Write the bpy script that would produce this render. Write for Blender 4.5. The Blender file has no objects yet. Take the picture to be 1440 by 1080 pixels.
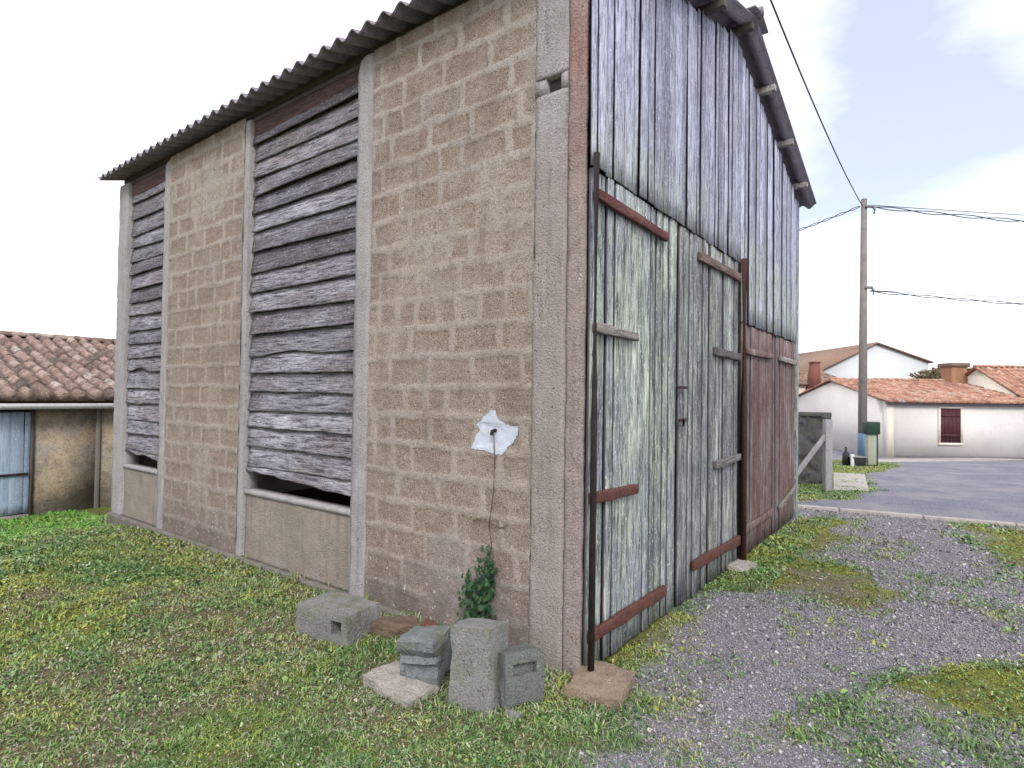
import bpy, math, random
import numpy as np
from mathutils import Vector, Matrix
random.seed(7)
RNG = np.random.default_rng(11)
S = bpy.context.scene
COL = S.collection
R = math.radians

# ------------------------------------------------------------------ camera
YAW, PITCH, ROLL = R(36.982), R(1.1285), R(0.806)
CAM = np.array([-2.9029, -1.6798, 1.6])
FPX = 819.0
_f = np.array([math.cos(YAW) * math.cos(PITCH), math.sin(YAW) * math.cos(PITCH), math.sin(PITCH)])
_r0 = np.array([math.sin(YAW), -math.cos(YAW), 0.0])
_u0 = np.cross(_r0, _f)
_r = math.cos(ROLL) * _r0 + math.sin(ROLL) * _u0
_u = -math.sin(ROLL) * _r0 + math.cos(ROLL) * _u0
cam = bpy.data.cameras.new('camera')
cam.sensor_width = 36.0
cam.lens = FPX / 1440.0 * 36.0
cam.clip_start = 0.05
cam.clip_end = 2000.0
camo = bpy.data.objects.new('camera', cam)
COL.objects.link(camo)
camo.matrix_world = Matrix(((_r[0], _u[0], -_f[0], CAM[0]), (_r[1], _u[1], -_f[1], CAM[1]),
                            (_r[2], _u[2], -_f[2], CAM[2]), (0, 0, 0, 1)))
S.camera = camo

# ------------------------------------------------------------------ sky, sun, exposure
SUN_EL, SUN_AZ = R(42), R(228)          # azimuth clockwise from +Y
wd = bpy.data.worlds.new('World')
S.world = wd
wd.use_nodes = True
wt = wd.node_tree
for n in list(wt.nodes):
    wt.nodes.remove(n)
def wn(t, **k):
    n = wt.nodes.new(t)
    for a, b in k.items():
        setattr(n, a, b)
    return n
sky = wn('ShaderNodeTexSky', sky_type='NISHITA', sun_disc=False)
sky.sun_elevation = SUN_EL
sky.sun_rotation = SUN_AZ
sky.air_density = 1.0
sky.dust_density = 1.5
tc = wn('ShaderNodeTexCoord')
mp = wn('ShaderNodeMapping')
mp.inputs['Scale'].default_value = (1.0, 1.0, 2.4)
mp.inputs['Location'].default_value = (0.35, 0.1, 0.2)
nz = wn('ShaderNodeTexNoise')
nz.inputs['Scale'].default_value = 2.1
nz.inputs['Detail'].default_value = 7
nz.inputs['Roughness'].default_value = 0.52
# a break in the cloud towards the upper right of the view
vd = wn('ShaderNodeVectorMath', operation='DISTANCE')
_bl = _f + _r * (1330 - 720) / FPX - _u * (45 - 540) / FPX
_bl /= np.linalg.norm(_bl)
vd.inputs[1].default_value = tuple(_bl)
mr = wn('ShaderNodeMapRange')
mr.inputs['From Min'].default_value = 0.10
mr.inputs['From Max'].default_value = 0.42
mr.inputs['To Min'].default_value = -0.16
mr.inputs['To Max'].default_value = 0.22
ad = wn('ShaderNodeMath', operation='ADD')
rp = wn('ShaderNodeValToRGB')
rp.color_ramp.elements[0].position = 0.34
rp.color_ramp.elements[1].position = 0.60
rp.color_ramp.elements[0].color = (0.36, 0.36, 0.36, 1)
mx = wn('ShaderNodeMix', data_type='RGBA')
mx.inputs['B'].default_value = (11.8, 11.9, 12.6, 1)
bg = wn('ShaderNodeBackground')
bg.inputs['Strength'].default_value = 0.104
wo = wn('ShaderNodeOutputWorld')
L = wt.links.new
L(tc.outputs['Generated'], mp.inputs['Vector'])
L(mp.outputs['Vector'], nz.inputs['Vector'])
L(tc.outputs['Generated'], vd.inputs[0])
L(vd.outputs['Value'], mr.inputs['Value'])
L(nz.outputs['Fac'], ad.inputs[0])
L(mr.outputs['Result'], ad.inputs[1])
L(ad.outputs[0], rp.inputs['Fac'])
L(rp.outputs['Color'], mx.inputs['Factor'])
tn = wn('ShaderNodeMix', data_type='RGBA', blend_type='MULTIPLY')
tn.inputs['Factor'].default_value = 1.0
tn.inputs['B'].default_value = (1.35, 1.35, 1.4, 1)
L(sky.outputs['Color'], tn.inputs['A'])
L(tn.outputs['Result'], mx.inputs['A'])
L(mx.outputs['Result'], bg.inputs['Color'])
L(bg.outputs['Background'], wo.inputs['Surface'])

sl = bpy.data.lights.new('sun', 'SUN')
sl.energy = 2.0
sl.angle = R(18)
sl.color = (1.0, 0.95, 0.87)
so = bpy.data.objects.new('sun', sl)
COL.objects.link(so)
_sd = Vector((math.sin(SUN_AZ) * math.cos(SUN_EL), math.cos(SUN_AZ) * math.cos(SUN_EL), math.sin(SUN_EL)))
so.rotation_euler = _sd.to_track_quat('Z', 'Y').to_euler()
so.location = (-6, -6, 12)

S.view_settings.view_transform = 'Standard'
S.view_settings.look = 'None'
S.view_settings.exposure = 0.36
S.view_settings.gamma = 1.0
S.render.engine = 'CYCLES'

# ------------------------------------------------------------------ numeric helpers
def _hash2(ix, iy, seed):
    h = (ix.astype(np.int64) * 374761393 + iy.astype(np.int64) * 668265263 + seed * 1442695041) & 0xFFFFFFFF
    h = ((h ^ (h >> 13)) * 1274126177) & 0xFFFFFFFF
    h = h ^ (h >> 16)
    return (h & 0xFFFFFF) / float(0xFFFFFF)
def vnoise(x, y, seed=0):
    x = np.asarray(x, float); y = np.asarray(y, float)
    ix = np.floor(x); iy = np.floor(y)
    fx = x - ix; fy = y - iy
    fx = fx * fx * (3 - 2 * fx); fy = fy * fy * (3 - 2 * fy)
    a = _hash2(ix, iy, seed); b = _hash2(ix + 1, iy, seed)
    c = _hash2(ix, iy + 1, seed); d = _hash2(ix + 1, iy + 1, seed)
    return (a * (1 - fx) + b * fx) * (1 - fy) + (c * (1 - fx) + d * fx) * fy
def fbm(x, y, seed=0, oct=4):
    v = 0; a = 0.5; t = 0
    for o in range(oct):
        v = v + a * vnoise(x * 2 ** o, y * 2 ** o, seed + o * 17); t += a; a *= 0.5
    return v / t
def ss(t):
    t = np.clip(t, 0, 1)
    return t * t * (3 - 2 * t)
FW = np.array([math.cos(YAW), math.sin(YAW)])
RT = np.array([math.sin(YAW), -math.cos(YAW)])
def terr_base(x, y):
    x = np.asarray(x, float); y = np.asarray(y, float)
    s = (x - CAM[0]) * FW[0] + (y - CAM[1]) * FW[1]
    zl = -0.29 * ss((y - 5.0) / 4.2) * (1 - ss((x - 3) / 4))
    zr = -0.66 * np.clip((s - 9.2) / 14.0, 0, 1) * ss((x - 4.5) / 3)
    return zl + zr
def terr(x, y):
    x = np.asarray(x, float); y = np.asarray(y, float)
    g = 0.032 * (fbm(x * 1.6, y * 1.6, 5) - 0.5) + 0.016 * (fbm(x * 7, y * 7, 9) - 0.5)
    return terr_base(x, y) + g
def gp(px, py):
    """point of the terrain under a direction of view"""
    d = _f + _r * (px - 720) / FPX - _u * (py - 540) / FPX
    t = 1.0
    for i in range(4000):
        p = CAM + d * t
        if p[2] < float(terr_base(p[0], p[1])):
            return p
        t += 0.01
    return p
def at(px, depth):
    """plan position at a lateral direction and a depth from the viewpoint"""
    l = (px - 720) / FPX
    return CAM[:2] + depth * (FW + RT * l)
def on_left(px, py, X=0.0):
    d = _f + _r * (px - 720) / FPX - _u * (py - 540) / FPX
    return CAM + d * ((X - CAM[0]) / d[0])
def in_poly(x, y, poly):
    ins = np.zeros(np.shape(x), bool)
    n = len(poly)
    for i in range(n):
        x1, y1 = poly[i][0], poly[i][1]; x2, y2 = poly[(i + 1) % n][0], poly[(i + 1) % n][1]
        if y1 == y2: continue
        c = ((y1 > y) != (y2 > y)) & (x < (x2 - x1) * (y - y1) / (y2 - y1) + x1)
        ins ^= c
    return ins

# ------------------------------------------------------------------ mesh helpers
def mesh_np(name, V, Fs, mats, parent=None, smooth=False, attrs=None, cols=None, midx=None):
    """V (n,3); Fs list of (m,k) arrays or list of tuples"""
    me = bpy.data.meshes.new(name)
    V = np.asarray(V, np.float32)
    if isinstance(Fs, np.ndarray): Fs = [Fs]
    if len(Fs) and isinstance(Fs[0], np.ndarray):
        loops = np.concatenate([f.ravel() for f in Fs]).astype(np.int32)
        tot = np.concatenate([np.full(len(f), f.shape[1], np.int32) for f in Fs])
    else:
        loops = np.array([i for f in Fs for i in f], np.int32)
        tot = np.array([len(f) for f in Fs], np.int32)
    start = np.concatenate([[0], np.cumsum(tot)[:-1]]).astype(np.int32)
    me.vertices.add(len(V)); me.vertices.foreach_set('co', V.ravel())
    me.loops.add(len(loops)); me.loops.foreach_set('vertex_index', loops)
    me.polygons.add(len(tot)); me.polygons.foreach_set('loop_start', start)
    try: me.polygons.foreach_set('loop_total', tot)
    except Exception: pass
    if attrs:
        for k, a in attrs.items():
            at_ = me.attributes.new(k, 'FLOAT', 'POINT'); at_.data.foreach_set('value', np.asarray(a, np.float32))
    if cols:
        for k, a in cols.items():
            c = np.ones((len(V), 4), np.float32); c[:, :3] = a
            at_ = me.attributes.new(k, 'FLOAT_COLOR', 'POINT'); at_.data.foreach_set('color', c.ravel())
    if not isinstance(mats, (list, tuple)): mats = [mats]
    for m in mats: me.materials.append(m)
    if midx is not None: me.polygons.foreach_set('material_index', np.asarray(midx, np.int32))
    me.update(calc_edges=True); me.validate()
    if smooth: me.polygons.foreach_set('use_smooth', np.ones(len(me.polygons), bool)); me.update()
    o = bpy.data.objects.new(name, me)
    COL.objects.link(o)
    if parent: o.parent = parent
    return o

class MB:
    def __init__(s): s.v = []; s.f = []; s.t = []; s.rng = random.Random(len(bpy.data.objects) + 3)
    def add(s, vs, fs, tint=None):
        b = len(s.v); s.v += [tuple(v) for v in vs]; s.f += [tuple(i + b for i in f) for f in fs]
        s.t += [s.rng.random() if tint is None else tint] * len(vs)
        return s
    def box(s, lo, hi, tint=None, M=None):
        x0, y0, z0 = lo; x1, y1, z1 = hi
        vs = [(x0, y0, z0), (x1, y0, z0), (x1, y1, z0), (x0, y1, z0), (x0, y0, z1), (x1, y0, z1), (x1, y1, z1), (x0, y1, z1)]
        if M is not None: vs = [M @ Vector(v) for v in vs]
        return s.add(vs, [(0, 3, 2, 1), (4, 5, 6, 7), (0, 1, 5, 4), (1, 2, 6, 5), (2, 3, 7, 6), (3, 0, 4, 7)], tint)
    def hull(s, ring_a, ring_b, tint=None):
        n = len(ring_a)
        fs = [tuple(range(n))[::-1], tuple(range(n, 2 * n))] + [(i, (i + 1) % n, n + (i + 1) % n, n + i) for i in range(n)]
        return s.add(list(ring_a) + list(ring_b), fs, tint)
    def tube(s, pts, rad, n=8, tint=None):
        pts = [Vector(p) for p in pts]
        rads = rad if isinstance(rad, (list, tuple)) else [rad] * len(pts)
        vs = []; fs = []
        for i, p in enumerate(pts):
            t = (pts[min(i + 1, len(pts) - 1)] - pts[max(i - 1, 0)]).normalized()
            a = t.cross(Vector((0, 0, 1)))
            if a.length < 1e-3: a = t.cross(Vector((0, 1, 0)))
            a.normalize(); b = t.cross(a)
            for k in range(n):
                g = 2 * math.pi * k / n
                vs.append(p + (a * math.cos(g) + b * math.sin(g)) * rads[i])
        for i in range(len(pts) - 1):
            for k in range(n):
                fs.append((i * n + k, i * n + (k + 1) % n, (i + 1) * n + (k + 1) % n, (i + 1) * n + k))
        fs.append(tuple(range(n))[::-1]); fs.append(tuple((len(pts) - 1) * n + k for k in range(n)))
        return s.add(vs, fs, tint)
    def build(s, name, mats, parent=None, smooth=False, bevel=0.0, seg=2):
        o = mesh_np(name, np.array(s.v, np.float32), s.f, mats, parent, smooth, {'tint': s.t})
        if bevel:
            m = o.modifiers.new('bevel', 'BEVEL'); m.width = bevel; m.segments = seg; m.limit_method = 'ANGLE'
        return o
def tag(o, label=None, cat=None, group=None, kind=None):
    if label: o['label'] = label
    if cat: o['category'] = cat
    if group: o['group'] = group
    if kind: o['kind'] = kind
    return o
def empty(name, loc=(0, 0, 0), rz=0.0, label=None, cat=None, group=None):
    o = bpy.data.objects.new(name, None); COL.objects.link(o)
    o.empty_display_size = 0.2; o.location = loc; o.rotation_euler = (0, 0, rz)
    return tag(o, label, cat, group)
def grid_faces(nu, nv):
    i = np.arange(nu - 1)[:, None] * nv + np.arange(nv - 1)[None, :]
    i = i.ravel()
    return np.stack([i, i + nv, i + nv + 1, i + 1], 1)

# ------------------------------------------------------------------ material helpers
class NT:
    def __init__(s, name, rough=0.85, spec=0.3):
        s.m = bpy.data.materials.new(name); s.m.use_nodes = True
        s.t = s.m.node_tree; s.b = s.t.nodes['Principled BSDF']
        s.b.inputs['Roughness'].default_value = rough
        s.b.inputs['Specular IOR Level'].default_value = spec
        s.tc = s.t.nodes.new('ShaderNodeTexCoord')
        s.obj = s.tc.outputs['Object']
    def n(s, t, **k):
        x = s.t.nodes.new(t)
        for a, b in k.items(): setattr(x, a, b)
        return x
    def put(s, sock, v):
        if v is None: return
        if hasattr(v, 'links'): s.t.links.new(v, sock)
        elif isinstance(v, (tuple, list)): sock.default_value = tuple(v) + ((1,) if len(v) == 3 and sock.type == 'RGBA' else ())
        else: sock.default_value = v
    def map(s, scale=(1, 1, 1), loc=(0, 0, 0), vec=None):
        x = s.n('ShaderNodeMapping'); s.put(x.inputs['Vector'], vec or s.obj)
        x.inputs['Scale'].default_value = scale; x.inputs['Location'].default_value = loc
        return x.outputs['Vector']
    def noise(s, scale, detail=4, rough=0.55, vec=None, dist=0.0):
        x = s.n('ShaderNodeTexNoise'); s.put(x.inputs['Vector'], vec or s.obj)
        x.inputs['Scale'].default_value = scale; x.inputs['Detail'].default_value = detail
        x.inputs['Roughness'].default_value = rough; x.inputs['Distortion'].default_value = dist
        return x.outputs['Fac']
    def voro(s, scale, vec=None, feature='F1', out='Distance'):
        x = s.n('ShaderNodeTexVoronoi', feature=feature); s.put(x.inputs['Vector'], vec or s.obj)
        x.inputs['Scale'].default_value = scale
        return x.outputs[out]
    def ramp(s, fac, stops):
        x = s.n('ShaderNodeValToRGB'); s.put(x.inputs['Fac'], fac)
        e = x.color_ramp.elements
        while len(e) < len(stops): e.new(0.5)
        for q, (p, c) in zip(e, stops):
            q.position = p
            q.color = (c, c, c, 1) if not isinstance(c, (tuple, list)) else tuple(c) + (1,)
        return x.outputs['Color']
    def mix(s, fac, a, b, mode='MIX'):
        x = s.n('ShaderNodeMix', data_type='RGBA', blend_type=mode)
        s.put(x.inputs['Factor'], fac); s.put(x.inputs['A'], a); s.put(x.inputs['B'], b)
        return x.outputs['Result']
    def math(s, op, a, b=0.0, clamp=False):
        x = s.n('ShaderNodeMath', operation=op, use_clamp=clamp)
        s.put(x.inputs[0], a); s.put(x.inputs[1], b)
        return x.outputs[0]
    def attr(s, name, out='Fac'):
        x = s.n('ShaderNodeAttribute', attribute_name=name)
        return x.outputs[out]
    def sep(s, vec=None):
        x = s.n('ShaderNodeSeparateXYZ'); s.put(x.inputs[0], vec or s.obj)
        return x.outputs
    def bump(s, h, strength=0.5, dist=0.01, normal=None):
        x = s.n('ShaderNodeBump'); s.put(x.inputs['Height'], h)
        x.inputs['Strength'].default_value = strength; x.inputs['Distance'].default_value = dist
        if normal: s.put(x.inputs['Normal'], normal)
        return x.outputs['Normal']
    def out(s, col=None, normal=None, rough=None):
        s.put(s.b.inputs['Base Color'], col); s.put(s.b.inputs['Normal'], normal); s.put(s.b.inputs['Roughness'], rough)
        return s.m

def m_concrete(name, base=(0.36, 0.34, 0.335), dark=(0.16, 0.145, 0.14), peb=0.5, moss=0.0, tintcol=None, lower=None):
    k = NT(name, 0.92, 0.2)
    big = k.noise(2.2, 5); mid = k.noise(14, 6, 0.7); fine = k.noise(90, 3, 0.7)
    c = k.mix(k.ramp(big, [(0.3, 0.0), (0.72, 1.0)]), base, tuple(x * 0.76 for x in base))
    if tintcol:
        c = k.mix(k.ramp(k.noise(3.1, 5, 0.65, k.map(loc=(9, 2, 4))), [(0.40, 0.0), (0.62, 0.85)]), c, tintcol)
    if lower:
        z = k.math('ADD', k.sep()[2], k.math('MULTIPLY', k.math('SUBTRACT', k.noise(3.5, 5, 0.65), 0.5), 2.2))
        w = k.n('ShaderNodeMapRange', interpolation_type='SMOOTHSTEP'); k.put(w.inputs['Value'], z)
        w.inputs['From Min'].default_value = 2.5; w.inputs['From Max'].default_value = 3.6; w.inputs['To Min'].default_value = 0.85; w.inputs['To Max'].default_value = 0.0
        c = k.mix(w.outputs[0], c, lower)
    c = k.mix(k.ramp(mid, [(0.50, 0.0), (0.72, 0.7)]), c, tuple(0.5 * (a + b) for a, b in zip(dark, base)))
    v = k.voro(75)
    c = k.mix(k.ramp(k.noise(11, 6, 0.7, k.map((1, 1, 0.10), (4, 4, 4))), [(0.50, 0.0), (0.70, 0.6)]), c, tuple(1.25 * a for a in dark))
    c = k.mix(k.ramp(k.noise(9, 5, 0.7, k.map((1, 1, 0.3), (7, 1, 2))), [(0.56, 0.0), (0.72, 0.55)]), c, tuple(min(.6, 1.25 * a) for a in base))
    gate = k.ramp(k.noise(5, 4, 0.6, k.map(loc=(2, 2, 9))), [(0.38, 0.15), (0.62, 1.0)])
    c = k.mix(k.math('MULTIPLY', gate, k.math('MULTIPLY', k.ramp(k.noise(95, 2, 0.85), [(0.535, 0.0), (0.61, 1.0)]), 0.85)), c, dark)
    c = k.mix(k.math('MULTIPLY', gate, k.math('MULTIPLY', k.ramp(k.noise(70, 3, 0.85, k.map(loc=(3, 7, 1))), [(0.57, 0.0), (0.66, 1.0)]), peb * .75)), c, (0.52, 0.49, 0.47))
    c = k.mix(k.ramp(k.noise(33, 3, 0.7, k.map(loc=(5, 5, 2))), [(0.66, 0.0), (0.70, 0.9)]), c, tuple(x * .6 for x in dark))
    if moss:
        c = k.mix(k.math('MULTIPLY', k.ramp(k.noise(6, 5, 0.65, k.map(loc=(1, 8, 3))), [(0.5, 0.0), (0.68, 1.0)]), moss), c, (0.10, 0.115, 0.05))
    h = k.math('ADD', k.math('MULTIPLY', fine, 0.7), k.math('ADD', mid, k.math('MULTIPLY', v, -0.5)))
    return k.out(c, k.bump(h, 0.65, 0.012))

def m_wood(name, axis, light, mid, dark, lichen=None, lich_amt=0.0, lich_z=None, red=None, zone=None, contrast=1.0, tint_lo=0.55, dens=0.0):
    """weathered timber; axis = index of the grain direction; tint attribute = one value per board"""
    k = NT(name, 0.85, 0.2)
    t = k.attr('tint')
    off = k.n('ShaderNodeCombineXYZ'); k.put(off.inputs[0], k.math('MULTIPLY', t, 37)); k.put(off.inputs[1], k.math('MULTIPLY', t, 11)); k.put(off.inputs[2], k.math('MULTIPLY', t, 23))
    va = k.n('ShaderNodeVectorMath', operation='ADD'); k.put(va.inputs[0], k.obj); k.put(va.inputs[1], off.outputs[0])
    def st(q):
        sc = [1, 1, 1]; sc[axis] = q
        return k.map(tuple(sc), vec=va.outputs[0])
    grain = k.noise(150, 4, 0.65, st(0.05), 0.15); streak = k.noise(52, 6, 0.72, st(0.07), 0.25); wide = k.noise(11, 5, 0.62, st(0.16), 0.3); blot = k.noise(7, 6, 0.7, va.outputs[0]); spk = k.noise(75, 3, 0.7, st(0.45))
    c = k.mix(k.ramp(wide, [(0.38, 0.0), (0.58, 1.0)]), mid, light)
    if zone:
        c = k.mix(k.ramp(k.noise(2.4, 4, 0.6, k.map((1, 1, 0.35) if axis == 2 else (1, .35, 1))), [(0.44, 0.0), (0.56, 0.85)]), c, zone)
    # each board weathered to its own grey
    c = k.mix(1.0, c, k.ramp(t, [(0.0, tint_lo), (0.45, 0.92), (1.0, 1.22)]), 'MULTIPLY')
    if red:
        c = k.mix(k.ramp(k.noise(2.3, 5, 0.6, k.map((1, 1, 0.45))), [(0.38, 0.0), (0.6, 0.9)]), c, red)
    if lichen:
        m = k.ramp(k.noise(19, 6, 0.72, k.map((1, 1, 0.2) if axis == 2 else (1, 0.3, 1))), [(0.5 - 0.1 * lich_amt, 0.0), (0.62, lich_amt)])
        if lich_z:
            zz = k.sep()[2]
            w = k.n('ShaderNodeMapRange', interpolation_type='SMOOTHSTEP')
            k.put(w.inputs['Value'], k.math('ADD', zz, k.math('MULTIPLY', k.noise(9, 4, 0.6, k.map((1, 1, 0.3))), 0.9)))
            w.inputs['From Min'].default_value = lich_z[0] + 0.45; w.inputs['From Max'].default_value = lich_z[1] + 0.45
            w.inputs['To Min'].default_value = lich_z[2]; w.inputs['To Max'].default_value = lich_z[3]
            m = k.math('MULTIPLY', m, w.outputs[0])
        c = k.mix(m, c, lichen)
    c = k.mix(k.math('MULTIPLY', k.ramp(streak, [(0.50 - dens, 0.0), (0.64 - dens, 0.95)]), contrast), c, dark)
    c = k.mix(k.math('MULTIPLY', k.ramp(grain, [(0.50 - dens * .5, 0.0), (0.64 - dens * .5, 0.8)]), contrast), c, dark)
    c = k.mix(k.ramp(blot, [(0.55, 0.0), (0.70, 0.7)]), c, tuple(0.6 * a + 0.4 * b for a, b in zip(dark, mid)))
    c = k.mix(k.ramp(spk, [(0.58, 0.0), (0.70, 0.75)]), c, tuple(min(1, 1.35 * a) for a in light))
    # knots and nail stains
    kn = k.voro(7, k.map((1, 1, 0.35) if axis == 2 else (1, 0.35, 1), vec=va.outputs[0]))
    c = k.mix(k.ramp(kn, [(0.03, 0.8), (0.09, 0.0)]), c, (0.03, 0.026, 0.024))
    h = k.math('ADD', k.math('MULTIPLY', grain, -0.7), k.math('MULTIPLY', streak, -1.0))
    return k.out(c, k.bump(h, 0.9, 0.010))

def m_rust(name, a=(0.115, 0.04, 0.028), b=(0.045, 0.022, 0.02), c2=(0.2, 0.075, 0.04)):
    k = NT(name, 0.8, 0.3)
    n1 = k.noise(18, 6, 0.65); n2 = k.noise(70, 4, 0.6)
    c = k.mix(k.ramp(n1, [(0.35, 0.0), (0.65, 1.0)]), a, b)
    c = k.mix(k.ramp(n2, [(0.55, 0.0), (0.7, 0.8)]), c, c2)
    return k.out(c, k.bump(n2, 0.5, 0.004))

def m_plain(name, col, rough=0.8, var=0.25, scale=4.0, dirt=(0.12, 0.1, 0.08), dirt_amt=0.5, spec=0.25, bump=0.3):
    k = NT(name, rough, spec)
    n1 = k.noise(scale, 5, 0.6); n2 = k.noise(scale * 9, 4, 0.65)
    c = k.mix(k.ramp(n1, [(0.3, 0.0), (0.7, 1.0)]), col, tuple(x * (1 - var) for x in col))
    c = k.mix(k.math('MULTIPLY', k.ramp(n2, [(0.5, 0.0), (0.75, 1.0)]), dirt_amt), c, dirt)
    return k.out(c, k.bump(n2, bump, 0.01))

def m_col(name, rough=0.7, spec=0.25, trans=0.0):
    k = NT(name, rough, spec)
    if trans:
        k.b.inputs['Subsurface Weight'].default_value = 0.0
    return k.out(k.attr('col', 'Color'))

def m_tile(name, base=(0.33, 0.17, 0.11), pale=(0.47, 0.33, 0.25), dark=(0.1, 0.07, 0.06)):
    k = NT(name, 0.9, 0.2)
    t = k.attr('tint')
    c = k.ramp(t, [(0.0, dark), (0.28, base), (0.6, tuple(0.5 * (a + b) for a, b in zip(base, pale))), (0.9, pale), (1.0, (0.42, 0.38, 0.34))])
    c = k.mix(k.ramp(k.noise(9, 6, 0.75), [(0.44, 0.0), (0.64, 0.85)]), c, tuple(.5 * a + .5 * b for a, b in zip(dark, (0.10, 0.08, 0.072))))
    c = k.mix(k.ramp(k.noise(23, 4, 0.7, k.map(loc=(4, 1, 2))), [(0.56, 0.0), (0.68, 0.7)]), c, (0.44, 0.40, 0.36))
    return k.out(c, k.bump(k.noise(40, 4), 0.4, 0.01))

# ------------------------------------------------------------------ materials
def m_blocks():
    k = NT('block_masonry', 0.95, 0.15)
    bl = k.attr('block'); t = k.attr('tint')
    n_e = k.noise(30, 6, 0.75); fine = k.noise(105, 2, 0.85); mid = k.noise(17, 6, 0.7); big = k.noise(1.5, 4, 0.6)
    # ragged outline of each block under the smeared mortar
    edge = k.math('ADD', bl, k.math('MULTIPLY', k.math('SUBTRACT', n_e, 0.5), 1.5))
    mask = k.ramp(edge, [(0.30, 0.0), (0.66, 1.0)])
    bc = k.ramp(t, [(0.0, (0.265, 0.21, 0.172)), (0.35, (0.315, 0.255, 0.21)), (0.7, (0.305, 0.23, 0.195)), (1.0, (0.295, 0.25, 0.225))])
    mc = k.mix(k.ramp(big, [(0.35, 0.0), (0.65, 1.0)]), (0.41, 0.365, 0.315), (0.39, 0.36, 0.35))
    # cover smears of render over the blocks
    smear = k.ramp(k.noise(3.2, 6, 0.68, k.map(loc=(5, 3, 1))), [(0.46, 0.0), (0.68, 0.8)])
    mask = k.math('MULTIPLY', mask, k.math('SUBTRACT', 1.0, smear))
    mid_c = (0.325, 0.268, 0.232)
    hi = k.n('ShaderNodeMapRange', interpolation_type='SMOOTHSTEP')
    k.put(hi.inputs['Value'], k.math('ADD', k.sep()[2], k.math('MULTIPLY', k.noise(2.0, 4, 0.6), 1.2)))
    hi.inputs['From Min'].default_value = 2.6; hi.inputs['From Max'].default_value = 3.9; hi.inputs['To Min'].default_value = 0.30; hi.inputs['To Max'].default_value = 0.0
    c = k.mix(mask, k.mix(hi.outputs[0], mc, mid_c), k.mix(hi.outputs[0], bc, mid_c))
    c = k.mix(k.ramp(mid, [(0.50, 0.0), (0.72, 0.65)]), c, (0.195, 0.145, 0.115))
    c = k.mix(k.math('MULTIPLY', k.ramp(fine, [(0.52, 0.0), (0.60, 0.95)]), k.math('ADD', 0.45, k.math('MULTIPLY', mask, 0.55))), c, (0.105, 0.076, 0.062))
    c = k.mix(k.ramp(k.noise(85, 2, 0.85, k.map(loc=(2, 5, 8))), [(0.55, 0.0), (0.65, 0.75)]), c, (0.47, 0.40, 0.345))
    c = k.mix(k.ramp(k.noise(31, 3, 0.7, k.map(loc=(8, 1, 8))), [(0.66, 0.0), (0.71, 0.9)]), c, (0.06, 0.048, 0.045))
    # old stains: broad patches and runs of dirt
    c = k.mix(k.ramp(k.noise(2.4, 6, 0.7, k.map(loc=(1, 4, 7))), [(0.50, 0.0), (0.68, 0.42)]), c, (0.17, 0.135, 0.12))
    c = k.mix(k.ramp(k.noise(6.5, 5, 0.7, k.map((1, 1, 0.16), (2, 3, 5))), [(0.54, 0.0), (0.70, 0.42)]), c, (0.15, 0.125, 0.112))
    c = k.mix(k.ramp(k.noise(4.5, 5, 0.7, k.map(loc=(8, 8, 2))), [(0.58, 0.0), (0.70, 0.35)]), c, (0.27, 0.275, 0.235))
    # damp, dirty foot of the wall
    z = k.sep()[2]
    zz = k.math('ADD', z, k.math('MULTIPLY', k.math('SUBTRACT', k.noise(5, 6, 0.7), 0.5), 1.5))
    c = k.mix(k.ramp(zz, [(0.0, 0.75), (0.3, 0.35), (0.7, 0.0)]), c, (0.15, 0.122, 0.118))
    c = k.mix(k.math('MULTIPLY', k.ramp(z, [(0.25, 1.0), (0.9, 0.0)]), k.ramp(k.noise(26, 4, 0.7, k.map(loc=(6, 2, 9))), [(0.62, 0.0), (0.66, 0.9)])), c, (0.6, 0.57, 0.56))
    h = k.math('ADD', k.math('MULTIPLY', fine, 0.8), k.math('MULTIPLY', n_e, 0.9))
    return k.out(c, k.bump(h, 0.9, 0.014))
M = {}
M['blocks'] = m_blocks()
M['post'] = m_concrete('concrete_post', (0.37, 0.35, 0.365), (0.13, 0.115, 0.12), 0.8)
M['cornerpost'] = m_concrete('corner_post_concrete', (0.365, 0.345, 0.365), (0.10, 0.083, 0.08), 0.95, 0, None, (0.285, 0.243, 0.218))
M['post_pink'] = m_concrete('pink_render', (0.30, 0.19, 0.175), (0.10, 0.068, 0.066), 0.9, 0, (0.32, 0.24, 0.225), (0.285, 0.252, 0.24))
M['footing'] = m_concrete('dark_footing', (0.20, 0.175, 0.165), (0.075, 0.065, 0.06), 0.5, 0.6)
M['basewall'] = m_concrete('base_render', (0.30, 0.26, 0.23), (0.11, 0.09, 0.08), 0.7)
M['lapboard'] = m_wood('grey_lap_boards', 1, (0.395, 0.39, 0.455), (0.225, 0.22, 0.265), (0.04, 0.037, 0.048), zone=(0.23, 0.20, 0.21), tint_lo=0.5, dens=.02)
M['plate'] = m_wood('brown_wall_plate', 1, (0.17, 0.105, 0.10), (0.11, 0.068, 0.07), (0.035, 0.025, 0.03))
M['gableboard'] = m_wood('blue_grey_boards', 2, (0.56, 0.59, 0.74), (0.38, 0.405, 0.54), (0.06, 0.06, 0.11), (0.38, 0.46, 0.30), 1.0, (2.8, 3.7, 1.0, 0.0), zone=(0.43, 0.445, 0.545), tint_lo=0.5, contrast=.9, dens=.008)
M['boardedge'] = m_plain('gap_shade_board_edges', (0.13, 0.125, 0.155), 0.9, 0.3, 9)  # side faces darkened: shade of the gaps between boards put into their colour
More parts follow.
